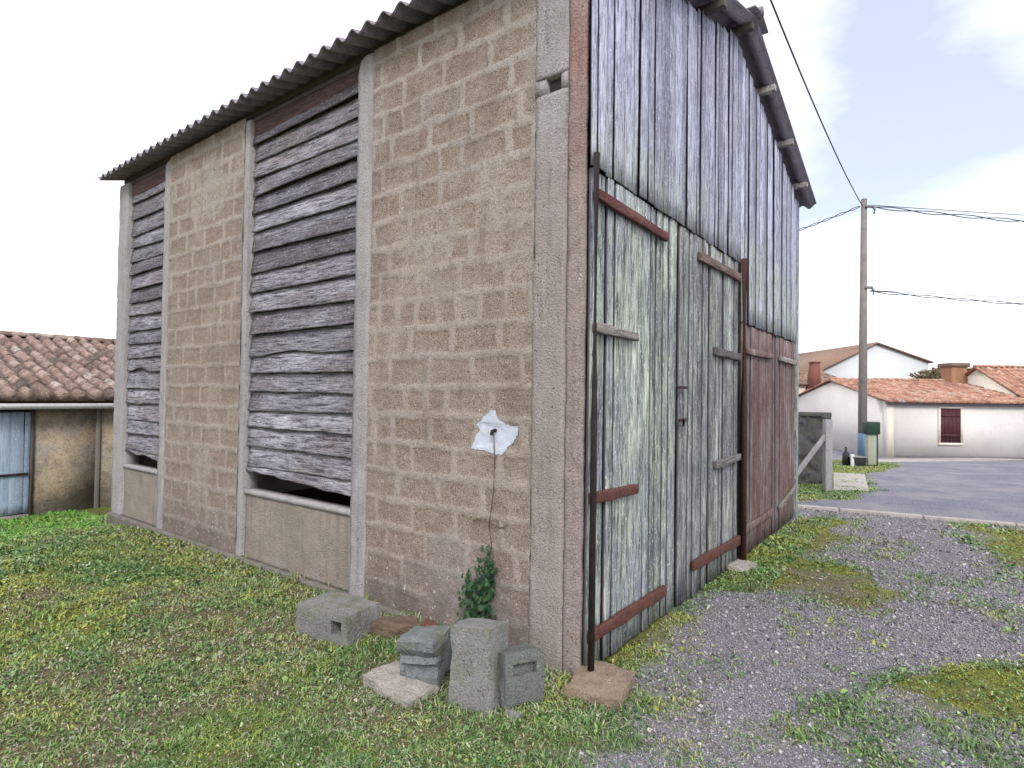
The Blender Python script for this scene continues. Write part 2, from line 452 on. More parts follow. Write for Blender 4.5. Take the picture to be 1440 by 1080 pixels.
M['greendoor'] = m_wood('pale_green_peeling_door', 2, (0.58, 0.63, 0.57), (0.245, 0.275, 0.285), (0.04, 0.045, 0.055), (0.43, 0.51, 0.38), 0.8, zone=(0.235, 0.25, 0.36), tint_lo=0.6, contrast=1.0, dens=.015)
M['greydoor'] = m_wood('grey_weathered_door', 2, (0.46, 0.49, 0.48), (0.19, 0.20, 0.225), (0.037, 0.039, 0.048), (0.34, 0.40, 0.29), 0.6, zone=(0.17, 0.165, 0.20), tint_lo=0.5, dens=.02)
M['reddoor'] = m_wood('red_brown_door', 2, (0.29, 0.235, 0.225), (0.175, 0.12, 0.115), (0.045, 0.03, 0.033), (0.31, 0.30, 0.26), 0.35, None, (0.135, 0.058, 0.05), tint_lo=0.6)
M['brownwood'] = m_wood('brown_batten', 0, (0.24, 0.17, 0.15), (0.15, 0.10, 0.09), (0.05, 0.035, 0.033))
M['greywood'] = m_wood('grey_batten', 0, (0.25, 0.24, 0.24), (0.155, 0.145, 0.145), (0.05, 0.046, 0.046))
M['palewood'] = m_wood('pale_batten', 0, (0.40, 0.37, 0.35), (0.25, 0.22, 0.2), (0.08, 0.07, 0.065))
M['redwood'] = m_wood('red_painted_batten', 0, (0.17, 0.072, 0.06), (0.11, 0.042, 0.038), (0.045, 0.02, 0.02))
M['iron'] = m_rust('rusty_iron', (0.034, 0.022, 0.023), (0.016, 0.013, 0.015), (0.075, 0.034, 0.026))
M['rust'] = m_rust('red_rust')
M['rustdark'] = m_rust('dark_red_rust', (0.07, 0.028, 0.024), (0.032, 0.018, 0.018), (0.12, 0.05, 0.035))
M['sheet'] = m_concrete('asbestos_sheet', (0.29, 0.262, 0.318), (0.10, 0.09, 0.11), 0.3, 0.2)
M['verge'] = m_concrete('verge_sheet', (0.135, 0.13, 0.15), (0.06, 0.055, 0.07), 0.2)
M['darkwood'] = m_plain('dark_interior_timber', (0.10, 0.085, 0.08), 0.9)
M['innerwall'] = m_plain('interior_render', (0.25, 0.22, 0.2), 0.95)
M['block_grey'] = m_concrete('old_block', (0.235, 0.235, 0.232), (0.085, 0.085, 0.084), 0.4, 0.6)
M['block_blue'] = m_concrete('blue_grey_block', (0.185, 0.205, 0.22), (0.07, 0.08, 0.09), 0.3, 0.6)
M['block_dark'] = m_concrete('damp_block', (0.145, 0.155, 0.155), (0.05, 0.056, 0.054), 0.3, 0.7)
M['slab'] = m_concrete('pale_slab', (0.36, 0.33, 0.30), (0.13, 0.11, 0.10), 0.7, 0.3)
M['doorstone'] = m_concrete('brown_door_stone', (0.27, 0.205, 0.155), (0.07, 0.055, 0.045), 0.3, 0.25)
M['brickred'] = m_concrete('brick_piece', (0.17, 0.075, 0.06), (0.1, 0.05, 0.04), 0.25)
M['paint'] = m_plain('white_paint', (0.53, 0.575, 0.68), 0.85, 0.2, 14, (0.40, 0.40, 0.44), 0.6)
M['kerb'] = m_concrete('kerb_concrete', (0.42, 0.40, 0.38), (0.2, 0.18, 0.17), 0.5, 0.25)
M['stone'] = m_concrete('stone_wall', (0.10, 0.099, 0.106), (0.03, 0.029, 0.032), 0.35, 0.5)
M['fencepost'] = m_concrete('fence_post', (0.35, 0.345, 0.36), (0.15, 0.145, 0.15), 0.3)
M['tile'] = m_tile('canal_tiles', (0.215, 0.14, 0.118), (0.36, 0.272, 0.24), (0.075, 0.055, 0.052))
M['tile_new'] = m_tile('orange_tiles', (0.40, 0.19, 0.125), (0.52, 0.33, 0.25), (0.22, 0.11, 0.08))
M['tile_brown'] = m_tile('brown_tiles', (0.24, 0.14, 0.10), (0.32, 0.21, 0.16), (0.1, 0.07, 0.06))
M['bluedoor'] = m_wood('blue_door_boards', 2, (0.42, 0.52, 0.68), (0.35, 0.46, 0.63), (0.16, 0.21, 0.30), (0.42, 0.48, 0.52), 0.5, (-0.2, 0.6, 1.0, 0.2), contrast=.5)
def m_earth():
    k = NT('patched_earth_wall', 0.95, 0.15)
    x, y, z = k.sep()
    n1 = k.noise(1.7, 6, 0.68); n2 = k.noise(6, 6, 0.7); n3 = k.noise(38, 4, 0.75)
    c = k.mix(k.ramp(n1, [(0.40, 0.0), (0.56, 1.0)]), (0.34, 0.305, 0.27), (0.43, 0.345, 0.25))
    c = k.mix(k.ramp(n2, [(0.50, 0.0), (0.68, 0.8)]), c, (0.20, 0.165, 0.135))
    low = k.math('ADD', z, k.math('MULTIPLY', k.math('SUBTRACT', k.noise(3.0, 6, 0.7, k.map(loc=(3, 3, 3))), 0.5), 1.6))
    c = k.mix(k.ramp(k.math('ADD', low, 0.4), [(0.30, 0.85), (0.62, 0.0)]), c, (0.19, 0.165, 0.145))
    c = k.mix(k.ramp(n3, [(0.52, 0.0), (0.66, 0.7)]), c, (0.12, 0.10, 0.085))
    return k.out(c, k.bump(k.math('ADD', n2, k.math('MULTIPLY', n3, .5)), 0.9, 0.03))
M['earthwall'] = m_earth()
M['greyrender'] = m_plain('grey_render', (0.23, 0.215, 0.20), 0.95, 0.35, 2.5)
M['white_trim'] = m_plain('white_trim', (0.66, 0.65, 0.66), 0.7, 0.15, 3)
M['cream'] = m_plain('cream_render', (0.70, 0.645, 0.57), 0.9, 0.1, 1.2, (0.5, 0.46, 0.4), 0.3)
M['cream2'] = m_plain('white_grey_render', (0.67, 0.64, 0.625), 0.9, 0.12, 0.8, (0.46, 0.43, 0.41), 0.4)
M['barnwhite'] = m_plain('white_barn_cladding', (0.56, 0.585, 0.62), 0.8, 0.08, 0.6, (0.55, 0.56, 0.58), 0.25)
M['pinkwall'] = m_plain('pink_cream_wall', (0.66, 0.55, 0.46), 0.9, 0.12, 1.0, (0.45, 0.38, 0.32), 0.3)
M['maroon'] = m_plain('maroon_shutter', (0.075, 0.018, 0.03), 0.55, 0.2, 6)
M['plinth'] = m_plain('grey_plinth', (0.16, 0.155, 0.17), 0.9)
M['ochrechim'] = m_plain('ochre_chimney', (0.36, 0.20, 0.12), 0.9, 0.3, 4, (0.2, 0.11, 0.07))
M['stonecap'] = m_plain('stone_cap', (0.2, 0.16, 0.12), 0.9, 0.3, 5)
M['brickchim'] = m_plain('brick_chimney', (0.22, 0.085, 0.07), 0.9, 0.3, 6)
M['pole'] = m_plain('grey_pole_wood', (0.235, 0.215, 0.205), 0.85, 0.3, 6)
M['steel'] = m_plain('grey_steel', (0.2, 0.2, 0.21), 0.45, 0.2, 10)
M['cable'] = m_plain('black_cable', (0.03, 0.03, 0.035), 0.6)
M['green'] = m_plain('dark_green_paint', (0.012, 0.045, 0.03), 0.45, 0.2, 8)
M['palegreen'] = m_plain('pale_green_box', (0.33, 0.36, 0.28), 0.6, 0.15, 6)
M['bin'] = m_plain('black_plastic', (0.02, 0.022, 0.026), 0.5, 0.2, 8)
M['blue'] = m_plain('blue_paint', (0.12, 0.2, 0.34), 0.6, 0.2, 8)
M['bark'] = m_plain('bark', (0.12, 0.09, 0.07), 0.9, 0.3, 8)
M['blade'] = m_col('grass_blades', 0.6, 0.25)
M['leaf'] = m_col('leaves', 0.55, 0.3)
M['pebble'] = m_col('pebbles', 0.85, 0.25)
M['soil'] = m_plain('brown_soil', (0.15, 0.105, 0.08), 0.95, 0.35, 8, (0.07, 0.055, 0.045), 0.7)

def m_ground():
    k = NT('ground_cover', 0.95, 0.15)
    g = k.attr('grass'); lot = k.attr('lot'); drt = k.attr('dirt')
    n1 = k.noise(1.3, 5, 0.6); n2 = k.noise(7, 5, 0.65); n3 = k.noise(45, 4, 0.7); n4 = k.noise(170, 2, 0.7)
    # turf: moss, grass and bare litter
    turf = k.ramp(n2, [(0.30, (0.085, 0.10, 0.035)), (0.45, (0.13, 0.16, 0.035)), (0.58, (0.20, 0.205, 0.045)), (0.72, (0.19, 0.16, 0.085))])
    turf = k.mix(k.ramp(k.noise(3.1, 5, 0.7, k.map(loc=(3, 1, 0))), [(0.52, 0.0), (0.66, 0.8)]), turf, (0.165, 0.128, 0.095))
    turf = k.mix(k.ramp(n3, [(0.5, 0.0), (0.7, 0.8)]), turf, (0.055, 0.05, 0.028))
    turf = k.mix(k.math('MULTIPLY', drt, 0.85), turf, k.ramp(n3, [(0.35, (0.10, 0.075, 0.058)), (0.65, (0.21, 0.165, 0.13))]))
    # driveway gravel
    grav = k.ramp(k.noise(150, 2, 0.8), [(0.36, (0.105, 0.10, 0.122)), (0.5, (0.20, 0.19, 0.225)), (0.64, (0.36, 0.345, 0.385))])
    grav = k.mix(k.ramp(n2, [(0.45, 0.0), (0.7, 0.45)]), grav, (0.165, 0.15, 0.15))
    grav = k.mix(k.ramp(n1, [(0.4, 0.0), (0.65, 0.35)]), grav, (0.225, 0.215, 0.25))
    # the lot beyond the kerb
    asp = k.ramp(k.noise(48, 5, 0.85), [(0.40, (0.10, 0.102, 0.135)), (0.52, (0.185, 0.187, 0.235)), (0.62, (0.32, 0.315, 0.36))])
    asp = k.mix(k.ramp(k.noise(0.9, 5, 0.65), [(0.42, 0.0), (0.62, 0.7)]), asp, (0.285, 0.275, 0.30))
    asp = k.mix(k.ramp(k.noise(2.6, 5, 0.65, k.map(loc=(2, 6, 0))), [(0.52, 0.0), (0.70, 0.6)]), asp, (0.15, 0.15, 0.19))
    c = k.mix(lot, grav, asp)
    e = k.math('ADD', g, k.math('MULTIPLY', k.math('SUBTRACT', k.noise(24, 5, 0.75), 0.5), 0.9))
    m = k.ramp(e, [(0.30, 0.0), (0.78, 1.0)])
    c = k.mix(m, c, turf)
    h = k.math('ADD', k.math('MULTIPLY', n4, 0.6), k.math('ADD', k.math('MULTIPLY', n3, 1.0), k.math('MULTIPLY', n2, 0.8)))
    return k.out(c, k.bump(h, 0.9, 0.02))
M['ground'] = m_ground()

# ------------------------------------------------------------------ ground sheet (reaches the horizon)
def axis_lines(lo, hi, step, far=600.0):
    a = list(np.arange(lo, hi + 1e-6, step))
    s = step; up = a[-1]; ups = []
    while up < far: s *= 1.13; up += s; ups.append(up)
    s = step; dn = a[0]; dns = []
    while dn > -far: s *= 1.13; dn -= s; dns.append(dn)
    return np.array(dns[::-1] + a + ups)
GX = axis_lines(-5.0, 8.5, 0.045); GX = np.concatenate([GX[GX <= 8.51], np.arange(8.62, 21.5, 0.12), axis_lines(21.5, 22.0, 0.12)[axis_lines(21.5, 22.0, 0.12) > 21.55]]); GY = axis_lines(-4.6, 9.4, 0.045)
gx, gy = np.meshgrid(GX, GY, indexing='ij'); gx = gx.ravel(); gy = gy.ravel()

def wp(pts): return [gp(*p)[:2] for p in pts]
# edge between turf (left) and drive (right)
P_TURF = [(-9, 30), (-9, -3.5), (-1.55, -1.9)] + [tuple(q) for q in wp([(800, 1079), (850, 1040), (880, 1000), (830, 985), (870, 955), (905, 925), (960, 880)])] + [(1.75, -0.02), (1.75, 30)]
P_MOSS = [wp([(940, 870), (985, 815), (1060, 752), (1118, 728), (1205, 732), (1190, 762), (1135, 785), (1215, 805), (1268, 832), (1270, 858), (1215, 862), (1130, 838), (1060, 825), (1000, 838)]),
          wp([(1232, 972), (1290, 950), (1370, 945), (1560, 930), (1560, 1015), (1440, 1016), (1330, 1005), (1250, 992)]),
          wp([(1350, 738), (1440, 746), (1540, 756), (1540, 830), (1430, 800), (1385, 772)]),
          [tuple(q) for q in wp([(1118, 728), (1170, 726), (1120, 760)])]]
P_FARG = [wp([(1116, 706), (1185, 703), (1225, 690), (1205, 664), (1165, 655), (1118, 655)]),
          wp([(1165, 664), (1220, 666), (1262, 655), (1240, 646), (1165, 646)])]
K0 = np.array([6.30, 0.95]); K1 = np.array([7.04, -2.43]); KD = (K1 - K0) / np.linalg.norm(K1 - K0); KN = np.array([-KD[1], KD[0]])
def masks(x, y):
    wx = x + 0.34 * (fbm(x * 2.3, y * 2.3, 31) - 0.5) + 0.16 * (fbm(x * 9, y * 9, 41) - 0.5)
    wy = y + 0.34 * (fbm(x * 2.3, y * 2.3, 53) - 0.5) + 0.16 * (fbm(x * 9, y * 9, 61) - 0.5)
    turf = np.zeros(np.shape(x)); moss = turf * 0; far = turf * 0
    # cover thins out over a hand's breadth instead of ending at a line
    OFF = [(0, 0), (.13, .04), (-.12, .07), (.05, -.14), (-.06, -.11), (.2, -.16), (-.2, .17)]
    for ox, oy in OFF:
        turf += in_poly(wx + ox, wy + oy, P_TURF)
        mm = np.zeros(np.shape(x), bool)
        for p in P_MOSS: mm |= in_poly(wx + ox, wy + oy, p)
        moss += mm
        ff = np.zeros(np.shape(x), bool)
        for p in P_FARG: ff |= in_poly(wx + ox, wy + oy, p)
        far += ff
    turf /= len(OFF); moss /= len(OFF); far /= len(OFF)
    moss *= 0.72 + 0.4 * ss((fbm(x * 3.3, y * 3.3, 71) - .36) / .22)
    side = (x - K0[0]) * KN[0] + (y - K0[1]) * KN[1]
    lot = ss((side + 0.02) / 0.1)
    lot = np.where((x < 5.75) & (y > -0.05), 0, lot)
    s = (x - CAM[0]) * FW[0] + (y - CAM[1]) * FW[1]
    fld = ((s > 40) | (x < -9) | (y > 12)).astype(float)
    g = np.maximum.reduce([turf * (1 - lot), moss * 0.95 * (1 - lot), far, fld])
    # mixed fringe of the drive
    fr = np.clip(1 - np.abs((x - 0.05) + 0.25 * (y + 0.6)) / 1.0, 0, 1) * (y < 0)
    g = np.maximum(g, 0.48 * fr * ss((fbm(x * 3.5, y * 3.5, 77) - 0.42) / .16) * (1 - lot))
    # sparse tufts here and there in the drive
    g = np.maximum(g, 0.22 * ss((fbm(x * 2.4 + 7, y * 2.4, 79) - 0.52) / .14) * (1 - lot) * (s < 9))
    # bare, littered soil: along the foot of the long wall and in patches
    d1 = np.exp(-np.abs(x + 0.12) / 0.28) * ((y > -0.3) & (y < 7.1))
    d2 = ss((fbm(x * 1.3 + 4, y * 1.3, 88) - 0.48) / 0.15) * 0.8
    d3 = np.exp(-(((x + 0.72) / 0.5) ** 2 + ((y - 0.5) / 0.75) ** 2)) * 1.0
    drt = np.clip(np.maximum.reduce([d1, d2, d3]), 0, 1)
    return g, lot, drt
G, LOT, DRT = masks(gx, gy)
gz = terr(gx, gy)
gz = gz + 0.012 * G * (fbm(gx * 16, gy * 16, 3, 3) - 0.3)
go = mesh_np('ground', np.stack([gx, gy, gz], 1), grid_faces(len(GX), len(GY)), M['ground'], None, True, {'grass': G, 'lot': LOT, 'dirt': DRT})
tag(go, kind='structure')

# ------------------------------------------------------------------ the barn
BW, BL = 5.72, 6.9
def zr(x): return 5.2 - 0.295 * abs(x - 2.83)
barn = empty('barn', (0, 0, 0), 0, 'old open-sided block and timber barn with corrugated roof and tall plank doors', 'barn')

def block_panel(y0, y1, z1, step, seed):
    ny = int((y1 - y0) / step) + 1; nzv = int((z1 + 0.12) / step) + 1
    Y, Z = np.meshgrid(np.linspace(y0, y1, ny), np.linspace(-0.12, z1, nzv), indexing='ij')
    rh, bw = 0.207, 0.40
    wy = Y + 0.022 * (fbm(Y * 7, Z * 7, seed + 1) - 0.5) * 2; wz = Z + 0.018 * (fbm(Y * 5, Z * 9, seed + 2) - 0.5) * 2
    row = np.floor(wz / rh); fz = wz - row * rh
    off = (row % 2) * 0.5 * bw + (_hash2(row, row * 0, seed) - 0.5) * 0.16
    u = wy + off + 20; c = np.floor(u / bw); fu = u - c * bw
    # now and then a block is cut in two
    half = _hash2(row, c, seed + 9) < 0.14
    fu2 = np.where(half, np.mod(fu, bw / 2), fu); lw = np.where(half, bw / 2, bw)
    d = np.minimum(np.minimum(fz, rh - fz), np.minimum(fu2, lw - fu2))
    jw = 0.021 + 0.018 * (_hash2(row, c, seed + 4) - 0.35) + 0.02 * (fbm(Y * 10, Z * 10, seed + 5) - 0.5)
    bl = np.clip((d - jw) / 0.03 + 0.5, 0, 1)
    cover = ss((fbm(Y * 1.1, Z * 1.1, seed + 6) - 0.56) / 0.12) * 0.55
    bl = bl * (1 - cover)
    tint = _hash2(row * 3 + half * (fu > bw / 2), c, seed + 7)
    global WALLGRID
    X = 0.006 * bl - 0.005 + 0.007 * (fbm(Y * 30, Z * 30, seed + 8) - 0.5) * (0.5 + bl) + 0.014 * (fbm(Y * 2, Z * 2, seed + 3) - 0.5)
    if seed == 3: WALLGRID = (Y[:, 0], Z[0], X)
    V = np.stack([X.ravel(), Y.ravel(), Z.ravel()], 1)
    o = mesh_np('block_infill', V, grid_faces(ny, nzv)[:, ::-1], M['blocks'], barn, True, {'block': bl.ravel(), 'tint': tint.ravel()})
    return o
block_panel(0.35, 1.89, 4.26, 0.011, 3)
block_panel(3.79, 5.41, 4.26, 0.015, 21)

def rough_prism(name, ring, depth_vec, mats, cuts, amp, seed, parent):
    pass
def grid_slab(name, y0, y1, z0, z1, xf, xb, mat, parent, amp=0.006, step=0.03, seed=0, round_far=0.0):
    """upright slab facing -X with a hand-cast, uneven face"""
    ny = max(3, int((y1 - y0) / step) + 1); nz_ = max(3, int((z1 - z0) / step) + 1)
    Y, Z = np.meshgrid(np.linspace(y0, y1, ny), np.linspace(z0, z1, nz_), indexing='ij')
    ey = np.minimum(Y - y0, y1 - Y)
    e = np.clip(1 - ey / 0.018, 0, 1)
    X = xf + amp * (fbm(Y * 9 + seed, Z * 9, seed) - 0.5) * 2 + 0.006 * e * (0.4 + 1.6 * fbm(Y * 3, Z * 22, seed + 2))
    Yd = Y + (0.006 * (fbm(Z * 6, Z * 0 + seed, seed + 4) - 0.5) * 2) * (ey < 0.004)
    Zd = Z.copy()
    if round_far:
        f = np.clip((Y - (y1 - round_far)) / round_far, 0, 1)
        top = z1 - round_far * (1 - np.sqrt(np.clip(1 - f * f, 0, 1)))
        Zd = z0 + (Z - z0) * (top - z0) / (z1 - z0)
    n = ny * nz_
    V = np.concatenate([np.stack([X.ravel(), Yd.ravel(), Zd.ravel()], 1), np.stack([np.full(n, xb), Yd.ravel(), Zd.ravel()], 1)])
    gf = grid_faces(ny, nz_); sides = []
    idx = np.arange(n).reshape(ny, nz_)
    loop = list(idx[:, 0]) + list(idx[-1, 1:]) + list(idx[::-1, -1][1:]) + list(idx[0, ::-1][1:-1])
    for a, b in zip(loop, loop[1:] + loop[:1]): sides.append((a, b, b + n, a + n))
    return mesh_np(name, V, [gf[:, ::-1], gf + n, np.array(sides)], mat, parent, False)
# corner: pink rendered edge, then the cast post with its square niche
grid_slab('corner_render', 0.0, 0.118, -0.1, 4.26, -0.006, 0.03, M['post_pink'], barn, 0.007, 0.02, 4)
cp = grid_slab('concrete_post', 0.12, 0.355, -0.1, 3.42, -0.010, 0.20, M['cornerpost'], barn, 0.006, 0.025, 8)
grid_slab('concrete_post', 0.12, 0.355, 3.52, 4.26, -0.010, 0.20, M['cornerpost'], barn, 0.006, 0.025, 8)
m = MB(); m.box((-0.008, 0.12, 3.42), (0.20, 0.165, 3.52)); m.box((-0.008, 0.272, 3.42), (0.20, 0.355, 3.52)); m.box((0.09, 0.165, 3.42), (0.2, 0.272, 3.52))
m.build('niche', M['cornerpost'], cp)
MB().box((0.02, 0.172, 3.425), (0.088, 0.265, 3.51)).build('niche_block', M['iron'], cp, bevel=0.01)
grid_slab('concrete_post', 1.885, 2.065, -0.1, 4.24, -0.012, 0.16, M['post'], barn, 0.008, 0.03, 12, 0.10)
grid_slab('concrete_post', 3.70, 3.80, -0.1, 4.22, -0.004, 0.16, M['post'], barn, 0.005, 0.025, 14)
grid_slab('concrete_post', 5.40, 5.545, -0.1, 4.22, -0.012, 0.16, M['post'], barn, 0.008, 0.03, 16, 0.11)
grid_slab('concrete_post', 6.60, 6.9, -0.25, 4.22, -0.004, 0.2, M['post'], barn, 0.006, 0.03, 18)

def lap_panel(y0, y1, seed):
    rg = random.Random(seed)
    grid_slab('base_panel', y0, y1, -0.15, 0.63, 0.03, 0.16, M['basewall'], barn, 0.009, 0.03, seed)
    grid_slab('sill', y0 + 0.004, y1 - 0.004, 0.632, 0.672, 0.012, 0.15, M['post'], barn, 0.01, 0.03, seed + 2)
    V = []; F = []; T = []; hole = rg.randint(5, 8)
    z = 0.70; n = 22; i = 0
    while z < 4.02:
        cov = rg.uniform(0.155, 0.215); tint = rg.random(); tilt = rg.uniform(-0.014, 0.014)
        low = max(0.0, 1 - (z - .7) / 1.5); wav = rg.uniform(0.001, 0.004) + low * rg.choice((.001, .003, .006, .013)); ph = rg.uniform(0, 50); bow = rg.uniform(-0.012, 0.016); kick = rg.choice((0.0, 0.004, 0.006, 0.012, 0.022))
        b = len(V); th = rg.uniform(0.016, 0.026)
        ya = y0 + rg.uniform(0.003, 0.02); yb = y1 - rg.uniform(0.003, 0.03)
        for j in range(n):
            q = j / (n - 1); y = ya + (yb - ya) * q
            zb = z + tilt * (q - .5) * 2 + wav * 2 * (float(fbm(y * 3.2 + ph, ph, seed)) - .5) * 2 + 0.007 * (float(vnoise(y * 26, ph, seed + 1)) - .5)
            if i == 0: zb += 0.06 + 0.05 * q + 0.06 * float(fbm(y * 4, 3, seed))
            if i == hole and .35 < q < .85: zb += .035 * math.sin((q - .35) / .5 * math.pi)
            zt = z + cov + 0.055 + tilt * (q - .5) * 2
            xo = 0.030 - kick * (0.6 + 0.4 * math.sin(q * 3 + ph)) + bow * math.sin(q * math.pi) + rg.uniform(-.002, .002)
            xt = 0.074
            xm = 0.5 * (xo + xt) - 0.004 + 0.004 * (float(vnoise(y * 4, ph + 2, seed)) - .5)
            zm = 0.5 * (zb + zt)
            V += [(xo + th, y, zb + 0.004), (xo + 0.003, y, zb), (xo, y, zb + 0.012), (xm, y, zm), (xt, y, zt), (xt + th, y, zt)]
            T += [tint] * 6
        for j in range(n - 1):
            for a in range(5):
                p = b + j * 6 + a; F.append((p, p + 1, p + 7, p + 6))
            F.append((b + j * 6 + 5, b + j * 6, b + j * 6 + 6, b + j * 6 + 11))
        F.append(tuple(b + a for a in range(6))[::-1]); F.append(tuple(b + (n - 1) * 6 + a for a in range(6)))
        z += cov; i += 1
    o = mesh_np('lap_boarding', np.array(V), F, M['lapboard'], barn, False, {'tint': T})
    m = MB()
    m.box((0.035, y0 + 0.004, 4.045), (0.085, y1 - 0.004, 4.20))
    m.build('wall_plate', M['plate'], barn, bevel=0.006)
lap_panel(2.067, 3.698, 5)
lap_panel(5.547, 6.598, 15)

grid_slab('footing', 0.42, 6.88, -0.5, 0.045, -0.055, 0.02, M['footing'], barn, 0.016, 0.03, 33)

# closed back and far sides with dim interior
m = MB()
m.box((0.10, BL - 0.12, -0.4), (BW - 0.1, BL, zr(0) - 0.1)); m.box((BW - 0.12, 0.10, -0.4), (BW, BL, zr(BW) - 0.1))
m.hull([(0.1, BL - .1, zr(0) - .1), (BW - .1, BL - .1, zr(0) - .1), (2.83, BL - .1, 5.1)], [(0.1, BL, zr(0) - .1), (BW - .1, BL, zr(0) - .1), (2.83, BL, 5.1)])
m.build('rear_wall', M['innerwall'], barn)
m = MB(); m.box((0.17, 0.36, -0.2), (0.3, 1.88, 4.2)); m.box((0.17, 3.8, -0.2), (0.3, 5.4, 4.2)); m.build('inner_leaf', M['innerwall'], barn)
MB().box((0.2, 0.1, -0.1), (BW - 0.12, BL - 0.12, 0.02)).build('earth_floor', M['soil'], barn)
MB().box((0.18, 0.05, 2.30), (BW - 0.15, 0.12, 2.42)).box((0.18, 0.05, 2.86), (3.0, 0.12, 2.98)).box((0.18, 0.05, 3.7), (BW - .15, 0.11, 3.82)).build('cladding_rail', M['darkwood'], barn)
MB().box((BW - 0.10, -0.035, -0.1), (BW + 0.02, 0.09, zr(BW) - 0.06)).build('corner_board', M['gableboard'], barn, bevel=0.004)

def plank_wall(name, x0, x1, zb_f, zt_f, yf, mat, parent, seed, wmin, wmax, gmin, gmax, gapchance=1.0, th=0.022, yj=0.010, edge=None, warp=0.008, raged=0.012):
    rg = random.Random(seed); V = []; F = []; T = []
    x = x0; n = 12
    while x < x1 - 0.03:
        w = min(rg.uniform(wmin, wmax), x1 - x)
        g = rg.uniform(gmin, gmax) if rg.random() < gapchance else 0.003
        tint = rg.random(); yo = rg.uniform(-yj, yj); ph = rg.uniform(0, 99)
        zb = zb_f(x + w / 2) + rg.uniform(-raged, raged); zt = zt_f(x + w / 2) + rg.uniform(-raged * 4, raged)
        sk = rg.uniform(-0.008, 0.008); cup = rg.uniform(-0.004, 0.004); b = len(V)
        for j in range(n):
            q = j / (n - 1); z = zb + (zt - zb) * q
            wl = warp * (float(vnoise(z * 1.6, ph, seed)) - .5); wr = warp * (float(vnoise(z * 1.6, ph + 5, seed)) - .5)
            xa = x + sk * q + wl; xb = x + w - g + sk * q + wr
            if xb < xa + 0.02: xb = xa + 0.02
            y = yf + yo + warp * 1.2 * (float(vnoise(z * 1.1, ph + 9, seed)) - .5)
            zs = 0.012 * (rg.random() - .5) if j in (0, n - 1) else 0
            V += [(xa, y + th, z), (xa, y + 0.003, z), (xa + 0.004, y, z), ((xa + xb) / 2, y + cup, z + zs), (xb - 0.004, y, z), (xb, y + 0.003, z), (xb, y + th, z + zs)]
            T += [tint] * 7
        for j in range(n - 1):
            for a in range(6):
                p = b + j * 7 + a; F.append((p, p + 1, p + 8, p + 7))
            F.append((b + j * 7 + 6, b + j * 7, b + j * 7 + 7, b + j * 7 + 13))
        F.append(tuple(b + a for a in range(7))[::-1]); F.append(tuple(b + (n - 1) * 7 + a for a in range(7)))
        x += w
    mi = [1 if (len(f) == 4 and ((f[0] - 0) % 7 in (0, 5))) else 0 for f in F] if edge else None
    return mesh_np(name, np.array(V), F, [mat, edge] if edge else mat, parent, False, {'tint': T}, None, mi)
top_f = lambda x: zr(x) - 0.10
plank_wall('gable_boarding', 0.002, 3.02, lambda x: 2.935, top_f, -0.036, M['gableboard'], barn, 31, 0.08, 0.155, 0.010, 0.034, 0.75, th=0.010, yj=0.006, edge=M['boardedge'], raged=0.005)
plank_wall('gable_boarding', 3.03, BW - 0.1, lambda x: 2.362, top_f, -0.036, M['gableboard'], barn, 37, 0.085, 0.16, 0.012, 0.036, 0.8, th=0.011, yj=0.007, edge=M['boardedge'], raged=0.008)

def strap(name, x0, x1, z0, z1, h, mat, parent, y=-0.062, th=0.03, bev=0.006):
    a = math.atan2(z1 - z0, x1 - x0); n = 9; V = []; rg = random.Random(int(x0 * 100 + z0 * 31))
    m = MB(); pts = []
    for j in range(n):
        q = j / (n - 1); x = x0 + (x1 - x0) * q; z = z0 + (z1 - z0) * q; hh = h * 0.5 * (1 + rg.uniform(-.12, .12)); d = rg.uniform(-.003, .003)
        pts.append([(x, y + d, z - hh), (x, y + th, z - hh), (x, y + th, z + hh), (x, y + d, z + hh)])
    vs = [v for p in pts for v in p]; fs = [(0, 1, 2, 3)[::-1], tuple((n - 1) * 4 + i for i in range(4))]
    for j in range(n - 1):
        for k in range(4): fs.append((j * 4 + k, j * 4 + (k + 1) % 4, j * 4 + 4 + (k + 1) % 4, j * 4 + 4 + k))
    m.add(vs, fs)
    return m.build(name, mat, parent, bevel=bev)
dz0 = lambda z: (lambda x: z)
def leaf(x0, x1, zb, zt, mat, seed, label, wmin=0.085, wmax=0.135):
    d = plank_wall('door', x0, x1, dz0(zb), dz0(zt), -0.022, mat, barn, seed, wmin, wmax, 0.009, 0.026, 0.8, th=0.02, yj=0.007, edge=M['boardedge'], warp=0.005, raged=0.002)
    d['label'] = label
    return d
dA = leaf(0.028, 1.385, 0.03, 2.93, M['greendoor'], 51, 'tall pale green peeling door leaf at the block corner')
dB = leaf(1.43, 2.95, 0.015, 2.93, M['greydoor'], 57, 'tall grey green door leaf beside the brown upright')
dC = leaf(3.06, 4.36, 0.03, 2.352, M['reddoor'], 61, 'lower red brown door leaf next to the brown upright')
dD = leaf(4.42, 5.60, 0.04, 2.352, M['reddoor'], 67, 'lower red brown door leaf at the far corner')
strap('batten', 0.05, 1.10, 2.775, 2.755, 0.062, M['redwood'], dA)
strap('batten', 0.05, 0.61, 2.0, 1.99, 0.055, M['palewood'], dA, y=-0.068, th=0.042)
strap('strap_hinge', 0.02, 0.63, 1.02, 1.005, 0.062, M['rust'], dA)
strap('strap_hinge', 0.02, 1.12, 0.235, 0.225, 0.075, M['rust'], dA)
strap('batten', 1.78, 2.93, 2.76, 2.775, 0.07, M['brownwood'], dB)
strap('batten', 2.20, 2.93, 2.01, 2.0, 0.07, M['greywood'], dB, y=-0.066, th=0.04)
